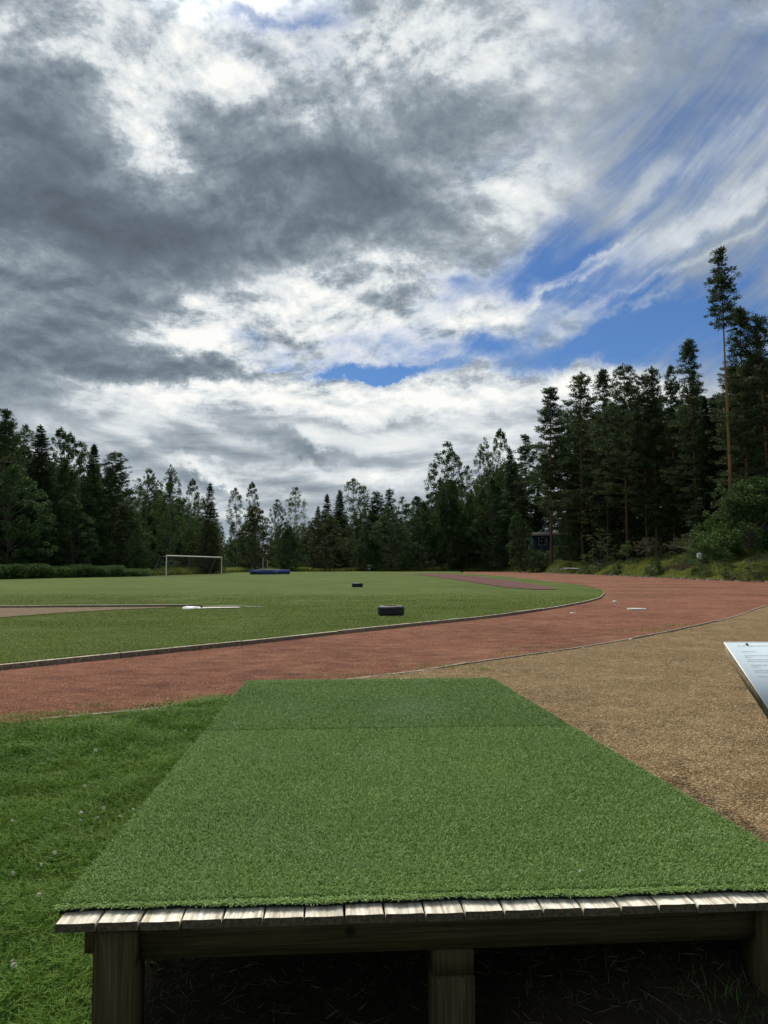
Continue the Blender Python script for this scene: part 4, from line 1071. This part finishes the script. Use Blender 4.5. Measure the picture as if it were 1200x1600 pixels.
    V, F = diamonds(C, A, RNG.uniform(.04, .13, n), .0022); stuff('dry_straw', [(V, F, 0)], M['straw'])
lawn_stuff()
def field_stuff():
    x = RNG.uniform(-16, 13, 900000); y = 8.6 + 26 * RNG.random(900000) ** 1.15
    k = in_view(x, y, .04) & inside([(p[0], p[1]) for p in FIELD], x, y) & ~inside([(p.x, p.y) for p in SANDPIT], x, y) & (RNG.random(len(x)) < np.clip((34 - y) / 18, 0, 1))
    x, y = x[k], y[k]; n = len(x); cl = vnoise(x, y, .5, 3) * .5 + vnoise(x, y, 1.7, 5) * .5
    h = (.012 + .030 * cl) * RNG.uniform(.6, 1.4, n); w = .0022 * (1 + y * .13)
    stuff('mown_grass', blades('', x, y, field_h(x, y) - .003, h, np.full(n, 1.0) * w, h * RNG.uniform(.3, 1.4, n), None), M['shortblade'])
    # longer tufts leaning over the kerb
    kx = np.array([p.x for p in KERB_IN]); ky = np.array([p.y for p in KERB_IN]); t = RNG.uniform(0, len(kx) - 20, 16000); i = t.astype(int); fr = t - i
    x = kx[i] * (1 - fr) + kx[i + 1] * fr; y = ky[i] * (1 - fr) + ky[i + 1] * fr; y = y + np.abs(RNG.normal(.03, .05, len(x))) + .03
    k = (vnoise(x, y, .5, 7) > .35) & inside([(p[0], p[1]) for p in FIELD], x, y); x, y = x[k], y[k]; n = len(x); h = RNG.uniform(.02, .06, n)
    stuff('kerb_grass', blades('', x, y, np.zeros(n), h, .0025 * (1 + y * .1), h * RNG.uniform(.2, 1.0, n), None), M['shortblade'])
field_stuff()
def edge_weeds():
    # sprigs of weed on both sides of the outer kerb
    X = []; Y = []
    for (a, b, nn, sp) in [(345, 1087, 500, .16), (300, 1095, 260, .12), (250, 1100, 80, .1), (560, 1053, 180, .3), (690, 1040, 260, .3), (800, 1022, 120, .25), (1020, 984, 260, .4), (1060, 976, 160, .3), (840, 1012, 90, .3), (155, 1100, 60, .1), (640, 1062, 160, .2), (500, 1062, 120, .2), (755, 1045, 60, .1), (30, 1122, 500, .25), (100, 1117, 300, .2), (210, 1112, 200, .2)]:
        p = P(a, b, 0); X.append(RNG.normal(p.x, sp, nn)); Y.append(RNG.normal(p.y, sp * .45, nn))
    x = np.concatenate(X); y = np.concatenate(Y); n = len(x); h = RNG.uniform(.012, .05, n)
    stuff('edge_weeds', blades('', x, y, np.maximum(G(x, y), -.05), h, .003 * (1 + y * .08), h * RNG.uniform(.5, 1.6, n), None), M['shortblade'])
edge_weeds()
def grains(name, x, y, z, s, m):
    n = len(x); o = np.array([[1, 0, -.2], [-.5, .87, -.2], [-.5, -.87, -.2], [0.1, 0, .75]]); q = RNG.uniform(0, 6.28, n); c, s_ = np.cos(q), np.sin(q)
    O = o[None] * RNG.uniform(.6, 1.3, (n, 4, 3)) * s[:, None, None]; R = O.copy(); R[:, :, 0] = O[:, :, 0] * c[:, None] - O[:, :, 1] * s_[:, None]; R[:, :, 1] = O[:, :, 0] * s_[:, None] + O[:, :, 1] * c[:, None]
    V = (R + np.stack([x, y, z], 1)[:, None]).reshape(-1, 3); I = np.arange(n)[:, None] * 4
    F = np.concatenate([I + np.array([[0, 1, 3]]), I + np.array([[1, 2, 3]]), I + np.array([[2, 0, 3]])])
    stuff(name, [(V, F, 0)], m)
gp = [(p[0], p[1]) for p in GRAVEL]
N = 420000; q = RNG.random(N); y = 2.2 + 14 * q ** 1.5; x = -.6 + RNG.random(N) * (.56 * y + .7)
k = inside(gp, x, y); u_, v_ = plat_uv(x, y); k &= ~((u_ > 0) & (u_ < WD - .03) & (v_ < LN - .05)); x, y = x[k], y[k]
grains('loose_gravel', x, y, G(x, y), RNG.uniform(.0022, .0052, len(x)) * (1 + y * .05) * np.where(RNG.random(len(x)) < .02, 1.9, 1), M['stone'])
tp = [(p[0], p[1]) for p in TRACK]
N = 260000; y = 5.5 + 24 * RNG.random(N) ** 1.4; x = RNG.uniform(-1, 1, N) * (.54 * y + .2)
k = inside(tp, x, y); x, y = x[k], y[k]
grains('loose_brick_grit', x, y, np.full(len(x), -.053), RNG.uniform(.002, .0048, len(x)) * (1 + y * .05) * np.where(RNG.random(len(x)) < .004, 1.9, 1), M['redgrain'])

# ------------------------------------------------------------------ bank vegetation
def bank_stuff():
    N = 280000; y = RNG.uniform(44, 185, N); x = bank_edge(y) + 18 * RNG.random(N) ** 1.3
    ed = bank_edge(y); k = (x > ed + .25) & in_view(x, y, .03) & (RNG.random(N) < np.clip(95 / y, .3, 1))
    k &= vnoise(x, y, 1.3, 3) > .22
    x, y = x[k], y[k]; e = (x - bank_edge(y)); n = len(x)
    h = (.2 + .85 * vnoise(x, y, 2.5, 1) * np.clip(e / 3, .25, 1)) * RNG.uniform(.5, 1.4, n)
    z = -.16 + bank(x, y); w = RNG.uniform(.03, .07, n)
    b = vnoise(x, y, 3.0, 8) + .35 * sst(e, 3, 10) > .74
    for nm, kk, m in (('bank_grass', ~b, 'weed'), ('brown_weeds', b, 'brownweed')):
        stuff(nm, blades('', x[kk], y[kk], z[kk], h[kk], w[kk], h[kk] * RNG.uniform(.1, .9, kk.sum()), None), M[m])
bank_stuff()
def fern_hedge():
    V = []; C = []; A = []
    for i in range(2600):
        px = random.uniform(-60, 232); d = float(np.interp(px, [-60, 0, 120, 232], [66, 71, 82, 92])) + random.uniform(0, 5); p = at(px, 890, d)
        hh = (.9 + .5 * float(vnoise(p.x, p.y, 2.2))) * (1 if px < 190 else .7); n = 34; c = np.array([p.x, p.y, hh * random.random() ** .6])
        o = rand_unit(n) * np.array([.42, .42, .16]); C.append(c + o); A.append(o + np.array([0, 0, -.05]))
    C = np.concatenate(C); A = np.concatenate(A); ln = RNG.uniform(.12, .24, len(C)); v, f = diamonds(C, A, ln, ln * .38)
    stuff('ferns', [(v, f, 0)], M['fern'])
fern_hedge()
def far_grass():
    # long unmown grass along the far end and left of the goal
    px = RNG.uniform(225, 860, 60000); d = np.interp(px, [225, 300, 400, 500, 650, 720, 860], [98, 118, 172, 192, 198, 196, 170]) + RNG.uniform(-3, 6, 60000)
    x = (px - 600) / 1200 * d; h = RNG.uniform(.3, 1.0, len(x)) * (.5 + vnoise(x, d, 3)); stuff('long_grass', blades('', x, d, np.full(len(x), -.05), h, RNG.uniform(.05, .12, len(x)), h * RNG.uniform(.1, .7, len(x)), None), M['weed'])
far_grass()
def forest_mass():
    # dark interior of the wood, one mass behind the trees that can be told apart
    C = []; A = []
    for i in range(12000):
        px = random.uniform(-160, 1380)
        D = edge_d(px) * random.uniform(1.12, 1.26); top = float(np.interp(px, sx, sy)) + 45; p = at(px, 885, D); bz = base_z(p.x, p.y); zt = at(px, top, D).z
        z = bz + (zt - bz) * random.random() ** (1 if i % 4 else 2.5);
        if 834 < px < 876 and z < at(px, 828, D).z: continue
        if i % 5 == 0 and px > 870: p = at(px, 885, edge_d(px) * random.uniform(1.03, 1.10)) if px > 905 else p; bz = base_z(p.x, p.y); z = bz + 5 * random.random()
        n = 30; o = rand_unit(n) * np.array([1.3, 1.3, .9]) * (RNG.random((n, 1)) ** .4); C.append(np.array([p.x, p.y, z]) + o); A.append(rand_unit(n))
    C = np.concatenate(C); A = np.concatenate(A); ln = RNG.uniform(.35, .7, len(C)) ; v, f = diamonds(C, A, ln, ln * .6)
    stuff('deep_forest', [(v, f, 0)], M['spruce'])
forest_mass()

# ------------------------------------------------------------------ rocks on the bank
def rock(px, y, d, size, label):
    p = at(px, y, d); bm = bmesh.new(); bmesh.ops.create_icosphere(bm, subdivisions=4, radius=1); sd_ = random.uniform(0, 50)
    for v in bm.verts:
        n = mnoise.fractal(v.co * 1.6 + Vector((sd_, 0, 0)), .9, 2, 4); v.co = v.co * (1 + n * .22); v.co = Vector((v.co.x * size[0], v.co.y * size[1], max(min(v.co.z, .75 + .1 * n), -.4) * size[2]))
    mb = MB(); mb.bm(bm); o = mb.build('rock', M['rock'], None, True); o.location = (p.x, p.y, base_z(p.x, p.y) + .12); o.rotation_euler = (0, 0, random.uniform(-.3, .3))
    tag(o, label, 'rock')
rock(905, 889, 129, (3.0, 1.3, .30), 'long flat grey rock slab low on the bank behind the track, larger one')
rock(947, 886, 122, (1.9, 1.0, .26), 'flat grey rock slab sloping down right beside the larger slab')
rock(1000, 893, 103, (1.3, .7, .14), 'small flat grey rock slab among weeds left of the post box')

# ------------------------------------------------------------------ tyres
def make_tyre(R=.325, W=.235):
    root = empty('tyre'); r = R
    prof = [(r * .665, .018), (r * .675, .004), (r * .72, .0), (r * .84, -.001 + .002), (r * .93, .012), (r * .985, .04), (r, .058)]
    g = []
    z = .058
    for gz in (.075, .110, .1175 + .012, .165):
        g += [(r, gz - .004), (r * .975, gz - .003), (r * .975, gz + .003), (r, gz + .004)]
    top = [(a, W - b) for a, b in reversed(prof)]
    inner = [(r * .69, W - .035), (r * .86, W - .045), (r * .93, W * .75), (r * .93, W * .25), (r * .86, .045), (r * .69, .035)]
    mb = MB(); mb.lathe(prof + g + top + inner, 72, 0, closed=True)
    c = mb.build('casing', M['rubber'], root, False)
    for z0, z1, sk in ((.040, .070, .02), (W - .070, W - .040, -.02)):
        lug = MB()
        for k in range(60):
            a = 2 * pi * k / 60 + sk; rt = Matrix.Rotation(a, 3, 'Z'); lug.box(rt @ Vector((r + .0015, 0, (z0 + z1) / 2)), (.007, .019, z1 - z0), rot=rt, bev=.0015)
        lug.build('tread', M['rubber'], root)
    rim = MB(); rim.lathe([(r * .67, W - .006), (r * .69, W + .001), (r * .71, W - .004)], 72); rim.build('bead', M['rubber'], root, True)
    return root
t1 = make_tyre(); p = P(611, 961.5); t1.location = (p.x, p.y, .003); t1.rotation_euler = (.012, -.01, .3)
tag(t1, 'black car tyre lying flat on the grass near the track kerb, nearer one', 'tyre', 'tyres lying on the field')
t2 = copy_tree(t1); p = P(558.5, 917.3); t2.location = (p.x, p.y, .003); t2.rotation_euler = (0, .01, 1.1)
tag(t2, 'black car tyre lying flat far out on the field, smaller looking', 'tyre', 'tyres lying on the field')

# ------------------------------------------------------------------ football goal
def goal():
    a = P(259.5, 901.2); b = P(346, 898.6); root = empty('football_goal', a, atan2(b.y - a.y, b.x - a.x), 'white full-size football goal with dark net in front of the left wood', 'goal')
    W_ = (b - a).length; H_ = 2.44; r = .062
    for s in (0, W_): mb = MB(); mb.tube([(s, 0, -.1), (s, 0, H_)], r, 12); mb.build('post', M['white'], root, True)
    mb = MB(); mb.tube([(-r, 0, H_), (W_ + r, 0, H_)], r, 12); mb.build('crossbar', M['white'], root, True)
    for s in (0, W_): mb = MB(); mb.tube([(s, 0, H_ - .05), (s, .8, H_ - .1), (s, 1.9, .03)], .018, 8); mb.tube([(s, 0, .03), (s, 1.9, .03)], .018, 6); mb.build('stay', M['grey'], root, True)
    mb = MB(); st = .24; w = .0042
    n = int(W_ / st)
    for i in range(n + 1): x = W_ * i / n; mb.tube([(x, .03, H_ - .06), (x, .8, H_ - .18), (x, 1.88, .02)], w, 3, 0, False)
    prof = [(0.03, H_ - .06), (.8, H_ - .18)] + [(.8 + 1.08 * k / 9, (H_ - .18) * (1 - k / 9) + .02) for k in range(1, 10)]
    for k in range(12):
        t = k / 11 * (len(prof) - 1); i = min(int(t), len(prof) - 2); f_ = t - i; y_ = prof[i][0] * (1 - f_) + prof[i + 1][0] * f_; z_ = prof[i][1] * (1 - f_) + prof[i + 1][1] * f_
        mb.tube([(0, y_, z_), (W_ / 2, y_, z_ - .03), (W_, y_, z_)], w, 3, 0, False)
    for s in (0, W_):
        for k in range(1, 8): z_ = H_ * k / 8; mb.tube([(s, 0, z_), (s, min(1.88, .8 + 1.08 * (1 - z_ / H_)), z_)], w, 3, 0, False)
    mb.build('net', M['net'], root)
goal()

# ------------------------------------------------------------------ high jump mat and stands
def mat_():
    a = P(411.8, 897.9); b = P(453.3, 897.3); W_ = (b - a).length; root = empty('crash_mat', a, atan2(b.y - a.y, b.x - a.x), 'blue high jump landing mat with pale lettering at the far edge of the field', 'landing mat')
    mb = MB(); mb.box((W_ / 2, 1.3, .36), (W_, 2.6, .58), bev=.05); mb.build('body', M['tarp'], root)
    mb = MB(); mb.box((W_ / 2, 1.3, .69), (W_ * .985, 2.6, .075), bev=.03); mb.build('top_pad', M['tarp_top'], root)
    mb = MB(); mb.box((W_ / 2, 1.3, .035), (W_ * .98, 2.5, .07)); mb.build('pallet', M['grey'], root)
    tx = MB(); x0 = W_ * .40
    for k, (w, h) in enumerate([(.10, .20), (.09, .13), (.10, .13), (.05, .22), (.11, .13), (.10, .13), (.05, .2)]):
        tx.box((x0 + w / 2, -.009, .30 + h / 2), (w * .3, .006, h)); tx.box((x0 + w / 2, -.009, .30 + h * .5), (w * .95, .006, .045)); x0 += w + .035
    tx.build('lettering', M['white'], root)
mat_()
def stand(px, y0, y1, label):
    a = P(px, y0); h = at(px, y1, a.y).z; root = empty('high_jump_stand', a, 0, label, 'high jump stand', 'high jump stands')
    mb = MB(); mb.tube([(0, 0, 0), (0, 0, h)], .030, 8); mb.build('upright', M['white'], root, True)
    mb = MB(); mb.box((0, 0, .02), (.5, .06, .04), bev=.005); mb.box((0, .12, .02), (.06, .5, .036), bev=.005); mb.build('base', M['grey'], root)
    mb = MB(); mb.box((.03, 0, h * .55), (.08, .05, .06), bev=.005); mb.build('bar_holder', M['grey'], root)
stand(410.8, 897.5, 872, 'thin pale upright at the left end of the blue mat, left one of two')
stand(418, 895.2, 875, 'thin pale upright behind the blue mat, right one of two')

# ------------------------------------------------------------------ toe board, strip, cover, scraps
def toe_board():
    a = P(298, 951.8); root = empty('toe_board', a, .03, 'low white painted block at the end of the timber edge in the field', 'toe board')
    v = [(-.27, -.10, 0), (.20, -.10, 0), (.20, -.07, .072), (-.25, -.07, .085), (-.20, .16, 0), (.30, .22, 0), (.27, .20, .075), (-.17, .15, .095)]
    v = [(a_ * .85, b_ * .85, c_ * .8) for a_, b_, c_ in v]; mb = MB(); mb.add(v, [(0, 1, 2, 3), (4, 7, 6, 5), (3, 2, 6, 7), (0, 3, 7, 4), (1, 5, 6, 2)]); mb.build('block', M['white'], root)
    mb = MB(); mb.box((0.03, .23, .045), (.5, .035, .09), bev=.004); mb.build('back_board', M['black'], root)
toe_board()
s_ = sheet('concrete_strip', [P(x, y) for x, y in [(302, 952.4), (376, 950.7), (372, 949.5), (312, 950.2)]], M['concrete'], flat(.030), .5)
p = P(995, 952.3, -.05); root = empty('manhole_cover', (p.x, p.y, -.05), .4, 'round pale cover lying on the red track', 'manhole cover')
mb = MB(); mb.lathe([(0.0, .032), (.20, .032), (.205, .026), (.225, .026), (.23, .032)], 48); mb.build('lid', M['concrete'], root, True)
mb = MB(); mb.lathe([(.232, .034), (.268, .034), (.275, .026), (.28, -.01)], 48); mb.build('rim', M['concrete'], root, True)
def scrap(px, y, size, label, m='paper', name='stone', cat='stone', h=.7, z=-.05):
    p = P(px, y, z); bm = bmesh.new(); bmesh.ops.create_icosphere(bm, subdivisions=3, radius=1); sd_ = random.uniform(0, 50)
    for v in bm.verts: v.co = v.co * (1 + .22 * mnoise.noise(v.co * 1.8 + Vector((sd_, 0, 0))));
    for v in bm.verts: v.co = Vector((v.co.x * size, v.co.y * size * .7, max(v.co.z, -.5) * size * h))
    mb = MB(); mb.bm(bm); o = mb.build(name, M[m], None, False); o.location = (p.x, p.y, z + size * h * .3); tag(o, label, cat)
scrap(960, 941.5, .075, 'pale lump of stone on the red track, left of the round cover')
scrap(893, 959, .045, 'small crumpled white scrap on the track, left piece of two', name='paper_scrap', cat='litter')
scrap(897.5, 958, .03, 'tiny white scrap on the track, right piece of two', name='paper_scrap', cat='litter')
scrap(985, 999.5, .022, 'small white pebble against the outer kerb beside the gravel', z=0.0)
scrap(911, 1013.5, .018, 'small white pebble on the gravel just below the outer kerb', z=0.0)
scrap(627, 1061.5, .010, 'tiny white pebble at the far edge of the turf', z=.11)
# petal and stalks on the turf
def petal(px, y, label):
    r = ray(px, y)
    # hit the turf plane
    best = None
    for i in range(4000):
        t = 1.5 + i * .002; q = Vector((r.x * t, r.y * t, CAM_H + r.z * t)); u, v = plat_uv(q.x, q.y)
        if q.z < PL.z - .0185 * v + .026: best = q; break
    C = np.array([best]) + RNG.normal(0, .0025, (7, 3)); V, F = diamonds(C, rand_unit(7), .010, .006)
    o = link('petal', np_mesh('petal', [(V, F, 0)]), M['petal']); tag(o, label, 'petal')
    return best
petal(907, 1361, 'tiny white petal lying on the artificial turf near the front edge')
def stalk(px, y, L, a, label):
    r = ray(px, y)
    for i in range(4000):
        t = 1.5 + i * .002; q = Vector((r.x * t, r.y * t, CAM_H + r.z * t)); u, v = plat_uv(q.x, q.y)
        if q.z < PL.z - .0185 * v + .030: break
    mb = MB(); d = Vector((cos(a), sin(a), 0)); mb.tube([q - d * L / 2, q + Vector((.003, .002, .006)), q + d * L / 2], .0009, 4); o = mb.build('grass_stalk', M['straw']); tag(o, label, 'grass stalk')
stalk(1001, 1350, .05, 1.9, 'dry grass stalk lying on the turf right of the white petal')
stalk(590, 1367, .05, .8, 'pale dry grass stalk lying on the middle of the turf near its front edge')
# clover heads
def clover_heads():
    pts = [(64, 1351), (61, 1398), (126, 1282), (153, 1277), (162, 1262), (188, 1275), (208, 1265), (126, 1270), (20, 1364), (20, 1502), (22, 1508), (290, 1141), (150, 1172), (133, 1228), (19, 1282), (85, 1332)]
    first = None
    for a, b in pts:
        p = P(a, b, 0); y = p.y
        for _ in range(8):
            z = float(G(p.x, p.y)) + .06; p = P(a, b, z)
        if first is None:
            n = 46; o = rand_unit(n) * np.array([.0085, .0085, .008]); V, F = diamonds(o, o, .008, .0035)
            root = empty('clover_flower'); link('flower_head', np_mesh('flower_head', [(V, F, 0)]), M['petal'], root)
            mb = MB(); mb.tube([(0, 0, -.005), (.004, 0, -.03), (0, 0, -.07)], .0011, 5); mb.build('stem', M['clover'], root); first = root; c = root
        else: c = copy_tree(first)
        c.location = p; s = random.uniform(.6, 1.0); c.scale = (s, s, s); c.rotation_euler = (random.uniform(-.3, .3), random.uniform(-.3, .3), random.uniform(0, 6))
        tag(c, 'small white clover flower in the lawn left of the platform', 'clover flower', 'white clover flowers in the lawn')
clover_heads()

# ------------------------------------------------------------------ information sign
def sign():
    a = at(1132, 1003.5, 4.0); tilt = radians(30); root = empty('information_sign', (a.x + .42, a.y - .3, float(G(a.x + .4, a.y - .3))), 0, 'slanted white information panel on a wooden frame beside the gravel, cut by the right border', 'sign')
    o = Vector(root.location); W_, L_ = .84, .62
    ex = Vector((1, 0, 0)); ey = Vector((0, -cos(tilt), -sin(tilt))); ez = Vector((0, -sin(tilt), cos(tilt)))
    rot = Matrix((ex, -ey, ez)).transposed(); org = a - o
    def pos(x, y, z): return org + ex * x + ey * y + ez * z
    def bx(name, x0, x1, y0, y1, z0, z1, m, bev=.002): mb = MB(); mb.box(pos((x0 + x1) / 2, (y0 + y1) / 2, (z0 + z1) / 2), (x1 - x0, y1 - y0, z1 - z0), rot=rot, bev=bev); return mb.build(name, m, root)
    bx('panel', 0, W_, 0, L_, -.004, 0, M['panel'], .001)
    bx('panel_edge', -.003, W_ + .003, -.003, -.0002, -.006, .001, M['white'], .0005); bx('panel_edge', -.003, -.0002, 0, L_, -.006, .001, M['white'], .0005)
    bx('gasket', .004, W_ - .004, .004, L_ - .004, -.014, -.0045, M['black'], .001)
    for (x0, x1, y0, y1) in ((.006, .05, .006, L_ - .006), (W_ - .05, W_ - .006, .006, L_ - .006), (.051, W_ - .051, .006, .05), (.051, W_ - .051, L_ - .05, L_ - .006)): bx('frame_board', x0, x1, y0, y1, -.062, -.0145, M['sandwood'], .002)
    for k, (x, y) in enumerate(((.107, .018), (W_ - .1, .018), (.1, L_ - .02), (W_ - .1, L_ - .02))):
        mb = MB(); bm = bmesh.new(); bmesh.ops.create_uvsphere(bm, u_segments=12, v_segments=8, radius=.0075)
        for v in bm.verts: v.co = rot @ Vector((v.co.x, v.co.y, v.co.z * .6))
        bmesh.ops.translate(bm, vec=pos(x, y, .001), verts=bm.verts); mb.bm(bm); mb.build('bolt', M['black'], root, True)
    mb = MB(); random.seed(3)
    def line(x0, x1, y, h=.0055, dens=1.0):
        x = x0
        while x < x1:
            for _ in range(random.randint(3, 11)):
                w = random.uniform(.0016, .0034) * h / .0055; hh = h * random.choice((.62, .62, .7, 1.0)); k = random.random()
                base = pos(x + w / 2, y - hh / 2, .0006); mb.box(base, (w * .42, hh, .0004), rot=rot)
                if k < .75: mb.box(pos(x + w * .7, y - hh * random.choice((.12, .5, .85)), .0007), (w * .7, h * .16, .0004), rot=rot)
                x += w + .0009
                if x >= x1: break
            x += h * .55
    for (x0, x1, y, h) in ((.052, .235, .035, .006), (.052, .125, .083, .005), (.052, .50, .117, .0055), (.052, .08, .130, .005), (.052, .62, .150, .0055), (.052, .55, .1635, .0055), (.052, .60, .194, .0055), (.052, .09, .207, .005), (.052, .58, .236, .0055), (.052, .45, .249, .0055), (.052, .40, .284, .0055)): line(x0, x1, y, h)
    mb.build('lettering', M['ink'], root)
    for x in (.22, .62): mb = MB(); top = pos(x, .3, -.07); mb.box((top.x, top.y, (top.z - .05) / 2 + .0), (.095, .095, top.z + .05), bev=.004); mb.build('post', M['timber'], root)
M['sandwood'] = mat('sign_wood', wood_fn((0.14, 0.105, 0.065), (0.27, 0.215, 0.145), (20, 20, 20), .4, (0.16, 0.07, 0.025)), 0.8, 0.2)
sign()

# ------------------------------------------------------------------ grey box on a post, info board at the far end
def box_post():
    d = 75; a = at(1093, 882, d); root = empty('post_box', (a.x, a.y, base_z(a.x, a.y)), 0, 'small pale grey box on a thin post in the weeds on the right bank', 'box on post')
    zt = at(1093, 873, d).z - root.location.z
    mb = MB(); mb.tube([(0, 0, -.3), (0, 0, zt)], .035, 8); mb.build('post', M['twig'], root, True)
    mb = MB(); mb.box((0, 0, zt + .22), (.34, .30, .50), bev=.01); mb.build('box', M['white2'], root)
    mb = MB(); mb.lathe([(.23, 0), (.23, .03), (.10, .07), (.0, .08)], 20, c=(0, 0, zt + .475)); mb.build('lid', M['white2'], root, True)
M['white2'] = mat('aged_grey_paint', plain_fn((0.42, 0.45, 0.46), .12, 6, .1), .7, .3)
box_post()
def info():
    d = 190; a = at(577, 890, d); root = empty('info_board', (a.x, a.y, -.05), .1, 'small white board with pale lower panel standing before the far wood', 'info board')
    mb = MB(); mb.box((0, 0, 1.45), (.95, .06, .26), bev=.01); mb.build('top_board', M['white'], root)
    mb = MB(); mb.box((-.02, 0, .62), (.62, .05, .62), bev=.01); mb.build('lower_panel', M['white2'], root)
    for s in (-.38, .38): mb = MB(); mb.box((s, .06, .75), (.06, .06, 1.5), bev=.006); mb.build('post', M['grey'], root)
info()

# ------------------------------------------------------------------ blue cabin in the wood
def cabin():
    d = 159; a = at(858, 885, d); root = empty('blue_cabin', (a.x, a.y, base_z(a.x, a.y)), .0, 'dark blue boarded cabin with white framed window, glimpsed between the pines', 'cabin')
    zt = at(858, 836, d).z - root.location.z
    x0, x1 = at(834, 885, d).x - a.x, at(884, 885, d).x - a.x
    zw0, zw1 = at(848, 851.5, d).z - root.location.z, at(848, 840, d).z - root.location.z; wx0, wx1 = at(842.5, 885, d).x - a.x, at(854.5, 885, d).x - a.x
    mb = MB()
    for (xa, xb, za, zb) in ((x0, wx0, 0, zt), (wx1, x1, 0, zt), (wx0, wx1, 0, zw0), (wx0, wx1, zw1, zt)): mb.box(((xa + xb) / 2, 0.1, (za + zb) / 2), (xb - xa, .2, zb - za))
    mb.box((x0 + .1, 3, zt / 2), (.2, 5.6, zt)); mb.box((x1 - .1, 3, zt / 2), (.2, 5.6, zt)); mb.box(((x0 + x1) / 2, 5.9, zt / 2), (x1 - x0 - .5, .2, zt))
    x = x0 + .2
    while x < x1 - .1:
        if not (wx0 - .15 < x < wx1 + .15): mb.box((x, -.012, zt / 2), (.05, .024, zt - .02))
        x += .22
    mb.build('wall', M['cabin'], root)
    rf = MB(); hx = (x1 - x0) / 2 + .5; cx = (x0 + x1) / 2
    rf.add([(cx - hx, -.7, zt - .25), (cx + hx, -.7, zt - .25), (cx + hx, 3, zt + .6), (cx - hx, 3, zt + .6), (cx - hx, 6.7, zt - .25), (cx + hx, 6.7, zt - .25), (cx - hx, -.7, zt - .12), (cx + hx, -.7, zt - .12), (cx + hx, 3, zt + .73), (cx - hx, 3, zt + .73), (cx - hx, 6.7, zt - .12), (cx + hx, 6.7, zt - .12)],
           [(0, 1, 2, 3), (3, 2, 5, 4), (6, 9, 8, 7), (9, 10, 11, 8), (0, 6, 7, 1), (4, 5, 11, 10), (0, 3, 9, 6), (3, 4, 10, 9), (1, 7, 8, 2), (2, 8, 11, 5)]); rf.build('roof', M['roofing'], root)
    w = empty('window', ((wx0 + wx1) / 2, 0, (zw0 + zw1) / 2)); w.parent = root; ww, hh = wx1 - wx0, zw1 - zw0
    f = MB()
    for (cx_, cz, sx_, sz) in ((-ww / 2, 0, .12, hh + .12), (ww / 2, 0, .12, hh + .12), (0, hh / 2, ww - .12, .12), (0, -hh / 2, ww - .12, .12), (ww * .30, 0, .07, hh - .12)): f.box((cx_, -.02, cz), (sx_, .07, sz), bev=.006)
    f.build('frame', M['white2'], w); g = MB(); g.box((0, .05, 0), (ww - .1, .02, hh - .1)); g.build('pane', M['glass'], w)
    px_ = at(862.5, 885, d).x - a.x; mb = MB(); mb.tube([(px_, -.09, .1), (px_, -.09, zt - .5), (px_ - .05, -.3, zt - .3)], .045, 8); mb.build('downpipe', M['white2'], root, True)
cabin()
# labels shared by several half hidden plants get their order from the left
same = {}
for o_ in bpy.data.objects:
    if 'label' in o_ and o_.parent is None and o_['label'].startswith(('half hidden', 'leafy undergrowth', 'low weed clump')): same.setdefault(o_['label'], []).append(o_)
for lb_, ls_ in same.items():
    if len(ls_) > 1:
        ls_.sort(key=lambda o: o.location.x / o.location.y)
        nm = ['left', 'right'] if len(ls_) == 2 else ['left', 'middle', 'right'] if len(ls_) == 3 else ['leftmost'] + ['number %s from left' % w for w in ('two', 'three', 'four', 'five', 'six', 'seven')]
        for q_, o_ in zip(nm, ls_): o_['label'] = lb_ + ', ' + q_
for o_ in bpy.data.objects:
    for kk in ('h', 'used'):
        if kk in o_: del o_[kk]
